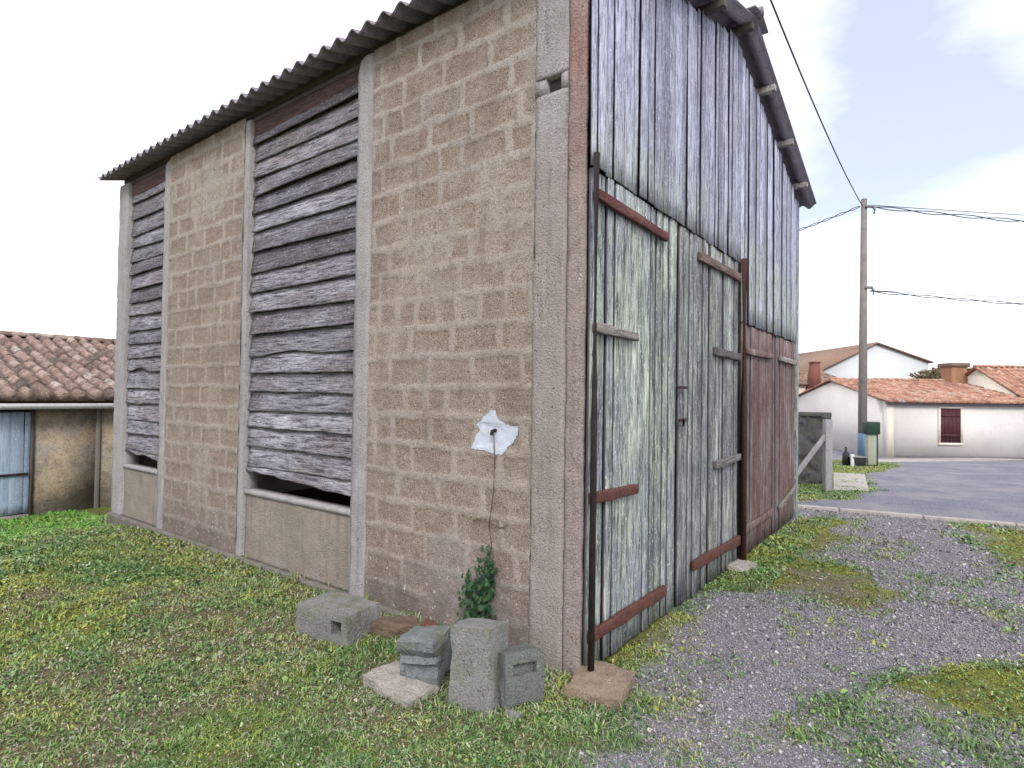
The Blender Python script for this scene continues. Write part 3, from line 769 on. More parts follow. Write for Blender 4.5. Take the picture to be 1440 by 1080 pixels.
strap('batten', 2.22, 2.93, 1.02, 1.04, 0.06, M['greywood'], dB, y=-0.066, th=0.04)
strap('strap_hinge', 1.68, 2.95, 0.27, 0.235, 0.085, M['rust'], dB)
strap('batten', 3.15, 4.25, 2.08, 2.09, 0.06, M['reddoor'], dC)
strap('batten', 3.15, 4.25, 0.30, 0.31, 0.07, M['reddoor'], dC)
strap('batten', 4.6, 5.5, 2.09, 2.08, 0.06, M['palewood'], dD)
strap('batten', 4.6, 5.5, 0.30, 0.45, 0.06, M['palewood'], dD)
def rod(x, z0, z1, w, mat, knob=True):
    m = MB(); n = 10; vs = []
    m.tube([(x, -0.068, z0), (x + 0.002, -0.070, (z0 + z1) / 2), (x, -0.068, z1)], w / 2, 10)
    if knob: m.tube([(x, -0.068, z1), (x, -0.068, z1 + 0.05)], [w * 0.7, w * 0.45], 10)
    o = m.build('hinge_post', mat, barn)
    return o
rod(0.010, 0.0, 2.99, 0.038, M['iron'], False)
rod(3.0, 0.02, 2.97, 0.065, M['rustdark'], False)
MB().box((1.30, -0.060, 1.668), (1.50, -0.040, 1.690)).build('latch', M['iron'], dA, bevel=0.004)
MB().box((1.36, -0.060, 1.42), (1.49, -0.040, 1.442)).build('latch', M['iron'], dA, bevel=0.004)
MB().tube([(1.41, -0.062, 1.445), (1.413, -0.068, 1.43), (1.41, -0.062, 1.385)], 0.009).build('hasp', M['iron'], dA)

# roof: two corrugated slopes with sheet thickness, ridge cap, purlins
def slope(xa, xb, name):
    nyv = int(7.25 / 0.022) + 1; Yv = np.linspace(-0.21, 7.03, nyv); nx = 9
    Xv = np.linspace(xa, xb, nx)
    Xg, Yg = np.meshgrid(Xv, Yv, indexing='ij')
    c = 0.03 * np.cos(2 * np.pi * (Yg + 0.21) / 0.177)
    Z = 5.2 - 0.295 * np.abs(Xg - 2.83) + c + 0.012 * (fbm(Xg * 1.2, Yg * 0.9, 4) - .5)
    # each sheet laps the next down the slope
    n = nx * nyv
    V = np.concatenate([np.stack([Xg.ravel(), Yg.ravel(), Z.ravel()], 1), np.stack([Xg.ravel(), Yg.ravel(), Z.ravel() - 0.014], 1)])
    gf = grid_faces(nx, nyv)
    idx = np.arange(n).reshape(nx, nyv)
    loop = list(idx[:, 0]) + list(idx[-1, 1:]) + list(idx[::-1, -1][1:]) + list(idx[0, ::-1][1:-1])
    sides = np.array([(a, b, b + n, a + n) for a, b in zip(loop, loop[1:] + loop[:1])])
    if xb < xa: gf = gf[:, ::-1]; sides = sides[:, ::-1]
    return mesh_np(name, V, [gf, gf[:, ::-1] + n, sides[:, ::-1]], M['sheet'], barn, True)
rA = slope(-0.2, 2.83, 'roof'); slope(2.83, 5.95, 'roof')
m = MB()
for sgn in (-1, 1):
    vs = [(2.83, -0.26, 5.265), (2.83 + sgn * 0.24, -0.26, 5.195), (2.83 + sgn * 0.24, 7.05, 5.195), (2.83, 7.05, 5.265)]
    vs2 = [(a, b, c - 0.016) for a, b, c in vs]
    m.hull(vs, vs2)
m.tube([(2.83, -0.27, 5.265), (2.83, 7.06, 5.265)], 0.045, 10)
m.build('ridge_cap', M['sheet'], rA)
for px_ in (0.10, 1.0, 1.9, 2.74, 3.62, 4.5, 5.35):
    m = MB(); z = zr(px_) - 0.042
    m.box((px_ - 0.035, -0.205, z - 0.065), (px_ + 0.035, 6.95, z))
    m.build('purlin', M['palewood'] if px_ > 3 else M['darkwood'], barn, bevel=0.005)
m = MB(); m.box((0.03, 0.02, 4.205), (0.10, 6.88, 4.245)); m.build('eave_rail', M['darkwood'], barn)
m = MB()
for yv in (0.8, 2.9, 4.9):
    m.hull([(0.1, yv, 4.1), (BW - .1, yv, 4.1), (2.83, yv, 5.02)], [(0.1, yv + .07, 4.1), (BW - .1, yv + .07, 4.1), (2.83, yv + .07, 5.02)])
m.build('roof_truss', M['darkwood'], barn)

# white patch of paint on the wall with a hook and a hanging dry stem
out = [(690, 576), (697, 580), (703, 592), (715, 596), (729, 600), (730, 612), (722, 622), (707, 641), (699, 638), (684, 635), (664, 631), (668, 618), (675, 604), (671, 597), (682, 588)]
ring = [on_left(x, y) for x, y in out]
py_ = [p[1] for p in ring]; pz_ = [p[2] for p in ring]; poly_ = list(zip(py_, pz_))
st_ = 0.004
PY, PZ = np.meshgrid(np.arange(min(py_) - .05, max(py_) + .05, st_), np.arange(min(pz_) - .05, max(pz_) + .05, st_), indexing='ij')
wy_ = PY + .03 * (fbm(PY * 22, PZ * 22, 5) - .5) + .016 * (fbm(PY * 70, PZ * 70, 6) - .5); wz_ = PZ + .03 * (fbm(PY * 22, PZ * 22, 7) - .5) + .016 * (fbm(PY * 70, PZ * 70, 8) - .5)
ins_ = in_poly(wy_, wz_, poly_)
ins_ |= (fbm(PY * 30, PZ * 30, 12) > .80) & (np.hypot(PY - np.mean(py_), PZ - np.mean(pz_)) < .21)
gY, gZ, gXv = WALLGRID
iy_ = np.clip(((PY - gY[0]) / (gY[1] - gY[0])).round().astype(int), 0, len(gY) - 1); iz_ = np.clip(((PZ - gZ[0]) / (gZ[1] - gZ[0])).round().astype(int), 0, len(gZ) - 1)
PX = gXv[iy_, iz_]
PX = np.minimum(np.minimum(PX, np.roll(PX, 3, 0)), np.minimum(np.roll(PX, 3, 1), np.roll(PX, -3, 1))) - 0.004
qf = grid_faces(*PY.shape)[ins_[:-1, :-1].ravel()]
n_ = PY.size
V_ = np.concatenate([np.stack([PX.ravel(), PY.ravel(), PZ.ravel()], 1), np.stack([PX.ravel() + .004, PY.ravel(), PZ.ravel()], 1)])
mesh_np('paint_patch', V_, [qf[:, ::-1], qf + n_], M['paint'], barn, True)
m = MB(); h0 = on_left(697, 605)
m.tube([(-0.0, h0[1], h0[2]), (-0.035, h0[1], h0[2] - .005), (-0.04, h0[1], h0[2] - .03)], 0.012, 8)
m.build('hook', M['iron'], barn)
def wallpath(name, pts, r, mat, parent, x=-0.014):
    P = [on_left(a, b) for a, b in pts]
    return MB().tube([(x + random.uniform(-.004, .004), p[1], p[2]) for p in P], r, 6).build(name, mat, parent)
# ------------------------------------------------------------------ ivy on the wall
ivy = empty('ivy_plant', (-0.02, 0.66, 0.0), 0, 'small dark ivy with bare dry stems climbing the block wall', 'climbing plant')
def rel(o, e):
    o.parent = e; o.matrix_parent_inverse = Matrix.Translation(-e.location); return o
stems = MB()
for pts, r in (([(697, 612), (698, 650), (696, 690), (694, 715), (690, 735), (694, 770), (684, 800), (682, 850), (680, 885)], .0035), ([(690, 735), (676, 728), (668, 733)], .003), ([(690, 735), (706, 742), (716, 738)], .003),
               ([(672, 800), (676, 830), (681, 880)], .005), ([(696, 780), (690, 820), (684, 880)], .004)):
    P = [on_left(a, b) for a, b in pts]
    stems.tube([(-0.016 + random.uniform(-.004, .004), p[1], p[2]) for p in P], r, 6)
rel(stems.build('stem', M['bark']), ivy)
ivpoly = [on_left(*q)[1:] for q in [(664, 800), (668, 812), (672, 812), (680, 815), (687, 775), (690, 762), (695, 785), (702, 790), (698, 830), (702, 880), (672, 888), (661, 870), (660, 825)]]
V = []; F = []; Cc = []
ys = [p[0] for p in ivpoly]; zs = [p[1] for p in ivpoly]
cnt = 0
while cnt < 330:
    y = random.uniform(min(ys), max(ys)); z = random.uniform(min(zs), max(zs))
    if not in_poly(np.array([y]), np.array([z]), ivpoly)[0]: continue
    cnt += 1
    sz = random.uniform(0.012, 0.026); b = len(V); a0 = random.uniform(-.9, .9) + math.pi
    nrm = Vector((-1, random.uniform(-.6, .6), random.uniform(-.1, .8))).normalized()
    t = nrm.cross(Vector((0, math.sin(a0), math.cos(a0)))).normalized(); u = nrm.cross(t)
    c0 = Vector((-0.02 - random.random() ** 1.5 * 0.10, y, z))
    shape = [(0, -1.0), (.75, -.75), (.55, -.1), (.95, .25), (.35, .45), (0, 1.15), (-.35, .45), (-.95, .25), (-.55, -.1), (-.75, -.75)]
    col = random.choice([(0.018, 0.05, 0.02), (0.028, 0.075, 0.028), (0.012, 0.035, 0.018), (0.05, 0.10, 0.04)])
    V.append(c0 + nrm * sz * .15); Cc.append(col)
    for (sx, sy) in shape: V.append(c0 + t * sx * sz + u * sy * sz); Cc.append(col)
    for i in range(10): F.append((b, b + 1 + i, b + 1 + (i + 1) % 10))
rel(mesh_np('leaves', np.array([tuple(v) for v in V]), F, M['leaf'], None, False, None, {'col': np.array(Cc)}), ivy)

# ------------------------------------------------------------------ loose blocks and stones in front of the barn
import bmesh
from mathutils import noise as mnoise
def rough_block(name, dims, mat, loc, rot, seed, label, cat, group=None, amp=0.006, chip=0.03, hole=None, cuts=9, notch=None, parent=None):
    """block with worn faces and chipped arrises; its base centre is the origin"""
    l, w, h = dims
    bm = bmesh.new(); bmesh.ops.create_cube(bm, size=1.0)
    bmesh.ops.subdivide_edges(bm, edges=bm.edges[:], cuts=cuts, use_grid_fill=True)
    for v in bm.verts: v.co = Vector((v.co.x * l, v.co.y * w, (v.co.z + .5) * h))
    if hole:                                    # hollow cell opening on the -y face
        hx0, hx1, hz0, hz1, dep = hole
        fs = [f for f in bm.faces if f.normal.y < -0.9 and hx0 <= f.calc_center_median().x / l <= hx1 and hz0 <= f.calc_center_median().z / h <= hz1]
        r = bmesh.ops.extrude_face_region(bm, geom=fs)
        vs = [g for g in r['geom'] if isinstance(g, bmesh.types.BMVert)]
        bmesh.ops.translate(bm, vec=(0, dep, 0), verts=vs)
        bmesh.ops.delete(bm, geom=fs, context='FACES')
    off = Vector((seed * 3.7, seed * 1.3, seed * 7.1))
    for v in bm.verts:
        c = v.co.copy()
        e = sorted([l / 2 - abs(c.x), w / 2 - abs(c.y), min(c.z, h - c.z)])
        k = max(0, 1 - e[1] / 0.035)            # nearness to an arris
        n = mnoise.noise_vector(c * 14 + off) * amp + mnoise.noise_vector(c * 45 + off) * amp * .5
        ch = chip * k * max(0, mnoise.noise(c * 6 + off) + .25)
        ctr = Vector((0, 0, h / 2)); d = (ctr - c); d.normalize()
        v.co = c + n + d * ch
        if notch:
            for (z0, z1, dd) in notch:
                if z0 < c.z / h < z1 and c.y < 0: v.co.y += dd
    me = bpy.data.meshes.new(name); bm.to_mesh(me); bm.free()
    me.materials.append(mat)
    o = bpy.data.objects.new(name, me); COL.objects.link(o)
    o.location = loc; o.rotation_euler = rot
    if parent: o.parent = parent
    if label: tag(o, label, cat, group)
    return o
def base(px, py, dz=0.0):
    p = gp(px, py); return Vector((p[0], p[1], float(terr(p[0], p[1])) + dz))
def edge_place(pa, pb, w, back=1):
    """centre and yaw of a block whose front bottom edge runs from pa to pb (left to right)"""
    a = Vector(base(*pa)); b = Vector(base(*pb)); d = b - a; yaw = math.atan2(d.y, d.x)
    n = Vector((-math.sin(yaw), math.cos(yaw), 0))
    return (a + b) / 2 + n * w / 2, yaw, Vector((d.x, d.y, 0)).length
G_BL = 'loose concrete blocks at the barn corner'
c, yw, ln = edge_place((416, 890), (488, 914), 0.2)
rough_block('concrete_block', (ln, 0.30, 0.225), M['block_grey'], c + Vector((-math.sin(yw), math.cos(yw), 0)) * .05 + Vector((0, 0, -.02)), (R(1), R(-1), yw), 1, 'grey hollow concrete block lying alone near the boarded panel, furthest from the door', 'concrete block', G_BL, 0.004, 0.016, hole=(0.24, 0.42, 0.38, 0.78, 0.13))
c, yw, ln = edge_place((548, 992), (606, 1000), 0.2)
rough_block('stone_slab', (0.40, 0.26, 0.085), M['slab'], Vector(base(568, 972)) + Vector((.03, .05, -0.03)), (R(3), R(4), yw - .45), 2, 'pale flat broken slab under the stepped block', 'stone slab', None, 0.009, 0.05)
rough_block('concrete_block', (0.235, 0.22, 0.235), M['block_blue'], Vector(base(600, 966)) + Vector((.06, .06, 0.03)), (R(3), R(-4), yw - .1), 3, 'blue grey broken block with ridged side, resting on a pale slab', 'concrete block', G_BL, 0.006, 0.032, notch=[(.30, .42, .03), (.55, .68, .035), (.68, .8, .015)])
rough_block('concrete_block', (0.245, 0.2, 0.425), M['block_grey'], Vector(base(678, 1004)) + Vector((.07, .08, -0.035)), (R(-7), R(-5), R(-80)), 4, 'tall grey block stood on end and leaning, between stepped block and dark block', 'concrete block', G_BL, 0.005, 0.026)
rough_block('concrete_block', (0.24, 0.18, 0.27), M['block_dark'], Vector(base(737, 1000)) + Vector((.05, .09, -0.015)), (R(-9), R(5), R(-22)), 5, 'small dark damp block propped against the pink wall corner', 'concrete block', G_BL, 0.005, 0.022, hole=(-.3, .3, .55, .85, .03))
rough_block('door_stone', (0.36, 0.31, 0.10), M['doorstone'], Vector(base(846, 975)) + Vector((0.03, .02, -0.035)), (R(1), R(-2), R(12)), 6, 'brown flat stone lying at the foot of the pale green door', 'flat stone', None, 0.008, 0.03)
rough_block('kerb_stone', (0.34, 0.2, 0.07), M['slab'], Vector(base(1040, 800)) + Vector((0, 0, -0.02)), (0, R(2), R(-12)), 7, 'small pale stone at the foot of the brown upright between the doors', 'flat stone', None, 0.008, 0.03)
rough_block('brick_fragment', (0.13, 0.09, 0.06), M['brickred'], Vector(base(602, 893)) + Vector((0, 0, 0.03)), (R(20), R(14), R(30)), 8, 'small broken red brick on the soil at the wall foot', 'brick', None, 0.008, 0.03, cuts=5)
rough_block('rubble_stone', (0.30, 0.16, 0.12), M['soil'], Vector(base(546, 905)) + Vector((0.1, 0.06, -0.02)), (R(4), R(8), R(-40)), 9, 'brown earthy stone between the hollow block and the wall', 'stone', None, 0.016, 0.05)
for i, (a, b_, s_) in enumerate(((640, 880, .07), (742, 905, .06), (612, 872, .05), (760, 968, .045), (720, 1010, .05), (520, 1000, .04))):
    lab = ['small stone behind the tall leaning block', 'small stone wedged above the dark damp block', 'small stone beside the red brick at the wall foot', 'pebble sized stone at the pink wall corner', 'small stone in front of the dark damp block', 'small stone in the grass left of the pale slab'][i]
    rough_block('small_stone', (s_ * 1.5, s_, s_ * .8), M['slab'] if i % 2 else M['block_grey'], Vector(base(a, b_)) + Vector((0, 0, -.012)), (random.random(), random.random() * .4, random.random() * 3), 20 + i, lab, 'stone', 'small stones by the wall', 0.012, 0.03, cuts=4)

# ------------------------------------------------------------------ tiled roofs
def tile_roof(name, x0, x1, y0, y1, z0, z1, mat, parent, pitch=0.21, row=0.34, amp=0.045, ru=0.03, seed=0, back=False):
    """canal tiles from eave (y0,z0) up to ridge (y1,z1)"""
    run = math.hypot(y1 - y0, z1 - z0); nu = int((x1 - x0) / ru) + 1; rows = max(2, int(run / row))
    sub = 4
    vs = np.concatenate([(r + np.linspace(0, 0.985, sub)) / rows for r in range(rows)] + [[1.0]])
    U = np.linspace(x0, x1, nu)
    Ug, Vg = np.meshgrid(U, vs, indexing='ij')
    r = np.minimum(np.floor(Vg * rows + 1e-6), rows - 1); fv = Vg * rows - r
    c = np.floor((Ug - x0) / pitch); fu = (Ug - x0) / pitch - c
    jit = (_hash2(c, r, seed) - .5); jit2 = (_hash2(c, r, seed + 5) - .5)
    prof = np.sin(np.pi * np.clip((fu - 0.06 + 0.10 * jit) / 0.66, 0, 1))
    h = amp * prof + (0.032 + 0.018 * jit2) * (1 - fv) * (0.4 + 0.6 * (prof > 0.1)) + 0.02 * jit2 * prof
    sag = -0.03 * np.sin(np.pi * Vg) + 0.05 * (fbm(Ug * 0.5, Vg * 2, seed) - .5)
    ny, nz_ = -(z1 - z0) / run, (y1 - y0) / run
    if nz_ < 0: ny, nz_ = -ny, -nz_
    hh = h + sag
    vv = Vg + (jit * 0.05 / rows) * (Vg > 0.02)
    Y = y0 + (y1 - y0) * vv + ny * hh; Z = z0 + (z1 - z0) * vv + nz_ * hh
    tint = np.where(prof > 0.05, _hash2(c, r, seed + 2), 0.12 * _hash2(c, r, seed + 3))
    n = Ug.size
    V = np.concatenate([np.stack([Ug.ravel(), Y.ravel(), Z.ravel()], 1), np.stack([Ug.ravel(), Y.ravel() * 0 + (y0 + (y1 - y0) * Vg).ravel(), (z0 + (z1 - z0) * Vg - 0.05).ravel()], 1)])
    gf = grid_faces(nu, len(vs)); idx = np.arange(n).reshape(nu, len(vs))
    loop = list(idx[:, 0]) + list(idx[-1, 1:]) + list(idx[::-1, -1][1:]) + list(idx[0, ::-1][1:-1])
    sides = np.array([(a, b, b + n, a + n) for a, b in zip(loop, loop[1:] + loop[:1])])
    if y1 < y0: gf = gf[:, ::-1]; sides = sides[:, ::-1]
    return mesh_np(name, V, [gf, gf[:, ::-1] + n, sides[:, ::-1]], mat, parent, False, {'tint': np.concatenate([tint.ravel(), tint.ravel()])})
def ridge_tiles(x0, x1, y, z, mat, parent, rad=0.10):
    m = MB(); x = x0; i = 0
    while x < x1:
        n = 7; l = 0.36; ra = []; rb = []
        for k in range(n):
            a = math.pi * k / (n - 1)
            ra.append((x, y + math.cos(a) * rad, z - 0.03 + math.sin(a) * rad)); rb.append((x + l, y + math.cos(a) * rad * .88, z - .03 + math.sin(a) * rad * .88))
        m.hull(ra, rb, random.uniform(.2, 1)); x += 0.34
    return m.build('ridge_tiles', mat, parent)

# ------------------------------------------------------------------ low tiled shed behind the barn, on the left
def on_y(px, py, Y):
    d = _f + _r * (px - 720) / FPX - _u * (py - 540) / FPX
    return CAM + d * ((Y - CAM[1]) / d[1])
SY = 9.2
shed = empty('tiled_shed', (0, 0, 0), 0, 'low old shed with mossy clay tile roof, blue door and ochre patched wall', 'shed')
zb_ = -0.6
def sx(px): return float(on_y(px, 640, SY)[0])
x_l, x_d0, x_d1, x_g, x_o, x_v, x_r = -8.5, sx(-52), sx(42), sx(69), sx(134), sx(141), 4.0
ZT = 1.30
m = MB(); m.box((x_l, SY, zb_), (x_d0 - .08, SY + .35, ZT)); m.box((x_v, SY, zb_), (x_r, SY + .35, ZT)); m.box((x_l, SY + 3.9, zb_), (x_r, SY + 4.2, 1.6))
m.box((x_l, SY + .36, zb_), (x_l + .3, SY + 3.89, ZT)); m.box((x_r - .3, SY + .36, zb_), (x_r, SY + 3.89, ZT))
m.build('wall', M['earthwall'], shed)
# ochre plaster with its ragged edge, on grey rubble render
MB().box((x_d1 + .05, SY + .02, zb_), (x_v - .005, SY + .34, ZT)).build('rubble_wall', M['earthwall'], shed)
MB().box((x_o, SY - .03, zb_), (x_v - .01, SY + .019, ZT)).build('downpipe', M['greyrender'], shed, bevel=.01)
MB().box((x_l, SY - .24, 1.302), (x_r, SY - .14, 1.385)).build('white_lintel', M['white_trim'], shed)
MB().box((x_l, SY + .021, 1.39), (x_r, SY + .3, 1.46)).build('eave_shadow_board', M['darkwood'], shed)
dr = MB()
dsh = plank_wall('door', x_d0, x_d1, dz0(-.23), dz0(1.255), SY - .01, M['bluedoor'], shed, 71, .13, .2, .004, .01, .9, yj=.004)
strap('batten', x_d0 + .02, x_d1 - .02, 0.345, 0.35, 0.035, M['iron'], dsh, y=SY - .045, th=.03)
fr = MB(); fr.box((x_d1 + .003, SY - .005, zb_), (x_d1 + .045, SY + .1, 1.30)); fr.box((x_d0 - .075, SY - .005, zb_), (x_d0 - .005, SY + .1, 1.30)); fr.build('door_frame', M['darkwood'], shed)
MB().box((x_d0, SY - .02, -.5), (x_d1, SY + .1, -.245)).build('door_sill', M['slab'], shed)
MB().box((x_d0, SY + .12, zb_), (x_d1, SY + .2, 1.29)).build('door_lining', M['darkwood'], shed)
rf = tile_roof('roof', x_l - .1, x_r + .1, SY - .22, SY + 3.6, 1.475, 2.60, M['tile'], shed, pitch=.215, row=.31, amp=.068, ru=.026, seed=3)
tile_roof('roof', x_l - .1, x_r + .1, SY + 5.2, SY + 3.6, 2.1, 2.60, M['tile'], shed, pitch=.215, row=.31, amp=.055, ru=.05, seed=5)
ridge_tiles(x_l - .1, x_r, SY + 3.6, 2.64, M['tile'], rf)

# ------------------------------------------------------------------ kerb and slab path by the lot
m = MB(); pos = K0 - KD * 1.6; i = 0
while i < 15:
    l = 0.98; a = pos; b = pos + KD * l; q = [a, b, b + KN * .10, a + KN * .10]
    zz = [float(terr_base(*p)) for p in q]; lift = .042 + random.uniform(-.008, .008)
    m.hull([(p[0], p[1], z - .2) for p, z in zip(q, zz)], [(p[0], p[1], z + lift) for p, z in zip(q, zz)])
    pos = pos + KD * 1.0; i += 1
tag(m.build('kerb', M['kerb'], bevel=.012), kind='structure')
sp = [gp(*p) for p in [(1172, 690), (1222, 692), (1216, 668), (1172, 666)]]
tag(MB().hull([(p[0], p[1], p[2] - .1) for p in sp], [(p[0], p[1], p[2] + .03) for p in sp]).build('path', M['kerb'], bevel=.01), kind='structure')
sp = [gp(*p) for p in [(1222, 653), (1252, 650), (1440, 647), (1440, 642), (1252, 643), (1222, 646)]]
tag(MB().hull([(p[0], p[1], p[2] - .1) for p in sp], [(p[0], p[1], p[2] + .02) for p in sp]).build('pavement', M['kerb']), kind='structure')

# ------------------------------------------------------------------ grey wall with fence post beyond the barn
a = at(1070, 12.2); b = at(1169, 11.6)
d = (b - a) / np.linalg.norm(b - a); nrm = np.array([-d[1], d[0]]); ln = float(np.linalg.norm(b - a))
sw = empty('garden_wall', (a[0], a[1], float(terr_base(*a)) - .15), math.atan2(d[1], d[0]), 'weathered dark grey garden wall just beyond the barn', 'wall')
def rough_wall(name, l, t, h, mat, parent, seed):
    nx = 60; nz_ = 36
    X, Z = np.meshgrid(np.linspace(0, l, nx), np.linspace(0, h, nz_), indexing='ij')
    cell = fbm(X * 5, Z * 6, seed); Yf = -0.05 * ss((cell - .42) / .12) + .02 * fbm(X * 20, Z * 20, seed + 2)
    Zt = Z + (Z > h - .01) * .03 * (fbm(X * 4, Z * 0, seed + 3) - .5)
    n = nx * nz_
    V = np.concatenate([np.stack([X.ravel(), Yf.ravel(), Zt.ravel()], 1), np.stack([X.ravel(), np.full(n, t), Zt.ravel()], 1)])
    gf = grid_faces(nx, nz_); idx = np.arange(n).reshape(nx, nz_)
    loop = list(idx[:, 0]) + list(idx[-1, 1:]) + list(idx[::-1, -1][1:]) + list(idx[0, ::-1][1:-1])
    sides = np.array([(p, q, q + n, p + n) for p, q in zip(loop, loop[1:] + loop[:1])])
    return mesh_np(name, V, [gf, gf[:, ::-1] + n, sides[:, ::-1]], mat, parent, False)
rough_wall('wall', ln, .25, 1.58, M['stone'], sw, 6)
MB().box((-.02, -.03, 1.55), (ln + .01, .28, 1.64)).build('coping', M['stone'], sw, bevel=.02)
p = at(1164, 10.7); pz = float(terr_base(*p))
fp = empty('fence_post', (p[0], p[1], pz), YAW - math.pi / 2, 'pale concrete fence post with a slanting brace in front of the grey garden wall', 'fence post')
MB().box((-.065, -.06, -.2), (.065, .06, 1.31)).build('post', M['fencepost'], fp, bevel=.012)
MB().hull([(-.60, -.04, .20), (-.60, .04, .20), (-.60, .04, .32), (-.60, -.04, .32)], [(-.062, -.04, .93), (-.062, .04, .93), (-.062, .04, 1.04), (-.062, -.04, 1.04)]).build('brace', M['fencepost'], fp, bevel=.008)
MB().box((-.70, -.05, -.2), (-.56, .05, .27)).build('brace_foot', M['fencepost'], fp, bevel=.01)

# ------------------------------------------------------------------ houses beyond the lot (frames look back at the barn: x right, y away)
FR = YAW - math.pi / 2
def gable_house(name, px, depth, zbase, x1, dp, he, hr, wallm, roofm, label, over=.2, xo=0.0, rowm=.36, pit=.24, ru=.05, seed=0, cat='house', gap_wall=True):
    o = at(px, depth)
    e = empty(name, (o[0], o[1], zbase), FR, label, cat)
    w = MB(); t = .25
    w.box((xo, 0, 0), (x1, t, he)); w.box((xo, dp - t, 0), (x1, dp, he))
    for xx in (xo, x1 - t):
        prof = [(t, 0), (dp - t, 0), (dp - t, he), (dp / 2, hr - .05), (t, he)]
        w.hull([(xx, a_, b_) for a_, b_ in prof][::-1], [(xx + t, a_, b_) for a_, b_ in prof][::-1])
    wo = w.build('wall', wallm, e)
    k = (hr - he) / (dp / 2)
    r1 = tile_roof('roof', xo - .12, x1 + .12, -over, dp / 2, he - over * k + .06, hr + .06, roofm, e, pitch=pit, row=rowm, amp=.05, ru=ru, seed=seed)
    tile_roof('roof', xo - .12, x1 + .12, dp + over, dp / 2, he - over * k + .06, hr + .06, roofm, e, pitch=pit, row=rowm, amp=.05, ru=ru * 2, seed=seed + 9)
    ridge_tiles(xo - .1, x1 + .05, dp / 2, hr + .10, roofm, r1)
    return e, wo, r1
hA, wA, rA_ = gable_house('long_house', 1247, 23.0, -0.72, 6.1, 8.0, 2.30, 3.20, M['cream2'], M['tile_new'], 'long low cream house with orange tile roof and one maroon shutter', .25, seed=2)
MB().box((-.02, -.03, -.05), (.28, -.003, 2.26)).build('quoin', M['cream'], hA)
MB().box((.3, -.035, 0), (6.1, -.003, .17)).build('plinth', M['plinth'], hA)
MB().box((-.06, -.20, 2.19), (6.1, -.003, 2.25)).build('gutter', M['plinth'], hA, bevel=.02)
wf = MB(); wf.box((2.02, -.05, .70), (2.10, -.003, 2.05)); wf.box((2.90, -.05, .70), (2.98, -.003, 2.05)); wf.box((2.02, -.07, .60), (2.98, -.003, .697)); wf.box((2.02, -.05, 2.053), (2.98, -.003, 2.12))
w_ = wf.build('window', M['cream'], hA)
sh = MB()
for k_ in range(5): sh.box((2.104 + k_ * .159, -.03, .703), (2.104 + k_ * .159 + .155, -.004, 2.047))
sh.box((2.11, -.045, .95), (2.89, -.031, 1.03)); sh.box((2.11, -.045, 1.72), (2.89, -.031, 1.80))
sh.build('shutter', M['maroon'], w_)
# taller neighbour joining on the right, with a brick chimney stack
hD, wD, rD = gable_house('end_house', 1452, 23.2, -0.75, 9.0, 5.6, 2.35, 3.85, M['cream'], M['tile_new'], 'house at the right edge with a higher orange roof and square brick chimney', .25, seed=12)
ch = MB(); ch.box((-.72, 3.3, 2.6), (.0, 4.0, 3.95)); chm = ch.build('chimney', M['ochrechim'], hD, bevel=.02)
MB().box((-.80, 3.22, 3.953), (.08, 4.08, 4.12)).build('chimney_cap', M['stonecap'], chm, bevel=.02)
# white barn-like gable behind
o = at(1232, 46); hB = empty('white_gable_building', (o[0], o[1], -0.8), FR, 'tall plain white gabled building behind the long low house', 'building')
prof = [(-4.1, 0), (4.15, 0), (4.15, 5.45), (0, 6.86), (-4.1, 4.75)]
MB().hull([(a_, 0, b_) for a_, b_ in prof], [(a_, 14, b_) for a_, b_ in prof]).build('wall', M['barnwhite'], hB)
m = MB()
for (xa, za, xb, zb2) in ((-4.35, 4.70, 0, 6.90), (4.40, 5.41, 0, 6.90)):
    m.hull([(xa, -.2, za), (xb, -.2, zb2), (xb, -.2, zb2 + .12), (xa, -.2, za + .12)], [(xa, 14.2, za), (xb, 14.2, zb2), (xb, 14.2, zb2 + .12), (xa, 14.2, za + .12)])
m.build('roof', M['tile_brown'], hB)
o = at(1228, 45); ant = empty('tv_antenna', (o[0], o[1] , 6.0), FR, 'thin television aerial above the white gabled building', 'aerial')
m = MB(); m.tube([(0, 1.2, -.1), (0, 1.2, 1.75)], .03, 6); m.build('mast', M['steel'], ant)
m = MB(); m.tube([(-.3, 1.2, 1.6), (.3, 1.2, 1.7)], .02, 5)
for k_ in range(5): m.tube([(-.25 + k_ * .12, .95, 1.62 + k_ * .02), (-.25 + k_ * .12, 1.45, 1.62 + k_ * .02)], .015, 5)
m.build('aerial', M['steel'], ant)
# brown-roofed house further left behind the grey wall
hC, wC, rC = gable_house('brown_roof_house', 1104, 33.0, -0.9, 4.0, 8.0, 3.35, 4.25, M['pinkwall'], M['tile_brown'], 'pale pink house with brown roof and narrow brick chimney, behind the grey wall', .2, seed=22)
c_ = MB(); c_.hull([(1.15, -.62, 3.0), (1.75, -.62, 3.0), (1.75, -.02, 3.0), (1.15, -.02, 3.0)], [(1.33, -.55, 4.55), (1.67, -.55, 4.55), (1.67, -.1, 4.55), (1.33, -.1, 4.55)])
c_.box((1.2, -.62, 0), (1.7, -.003, 2.997)); cm_ = c_.build('chimney', M['brickchim'], hC)
MB().box((1.28, -.58, 4.553), (1.72, -.06, 4.63)).build('chimney_cap', M['brickchim'], cm_)

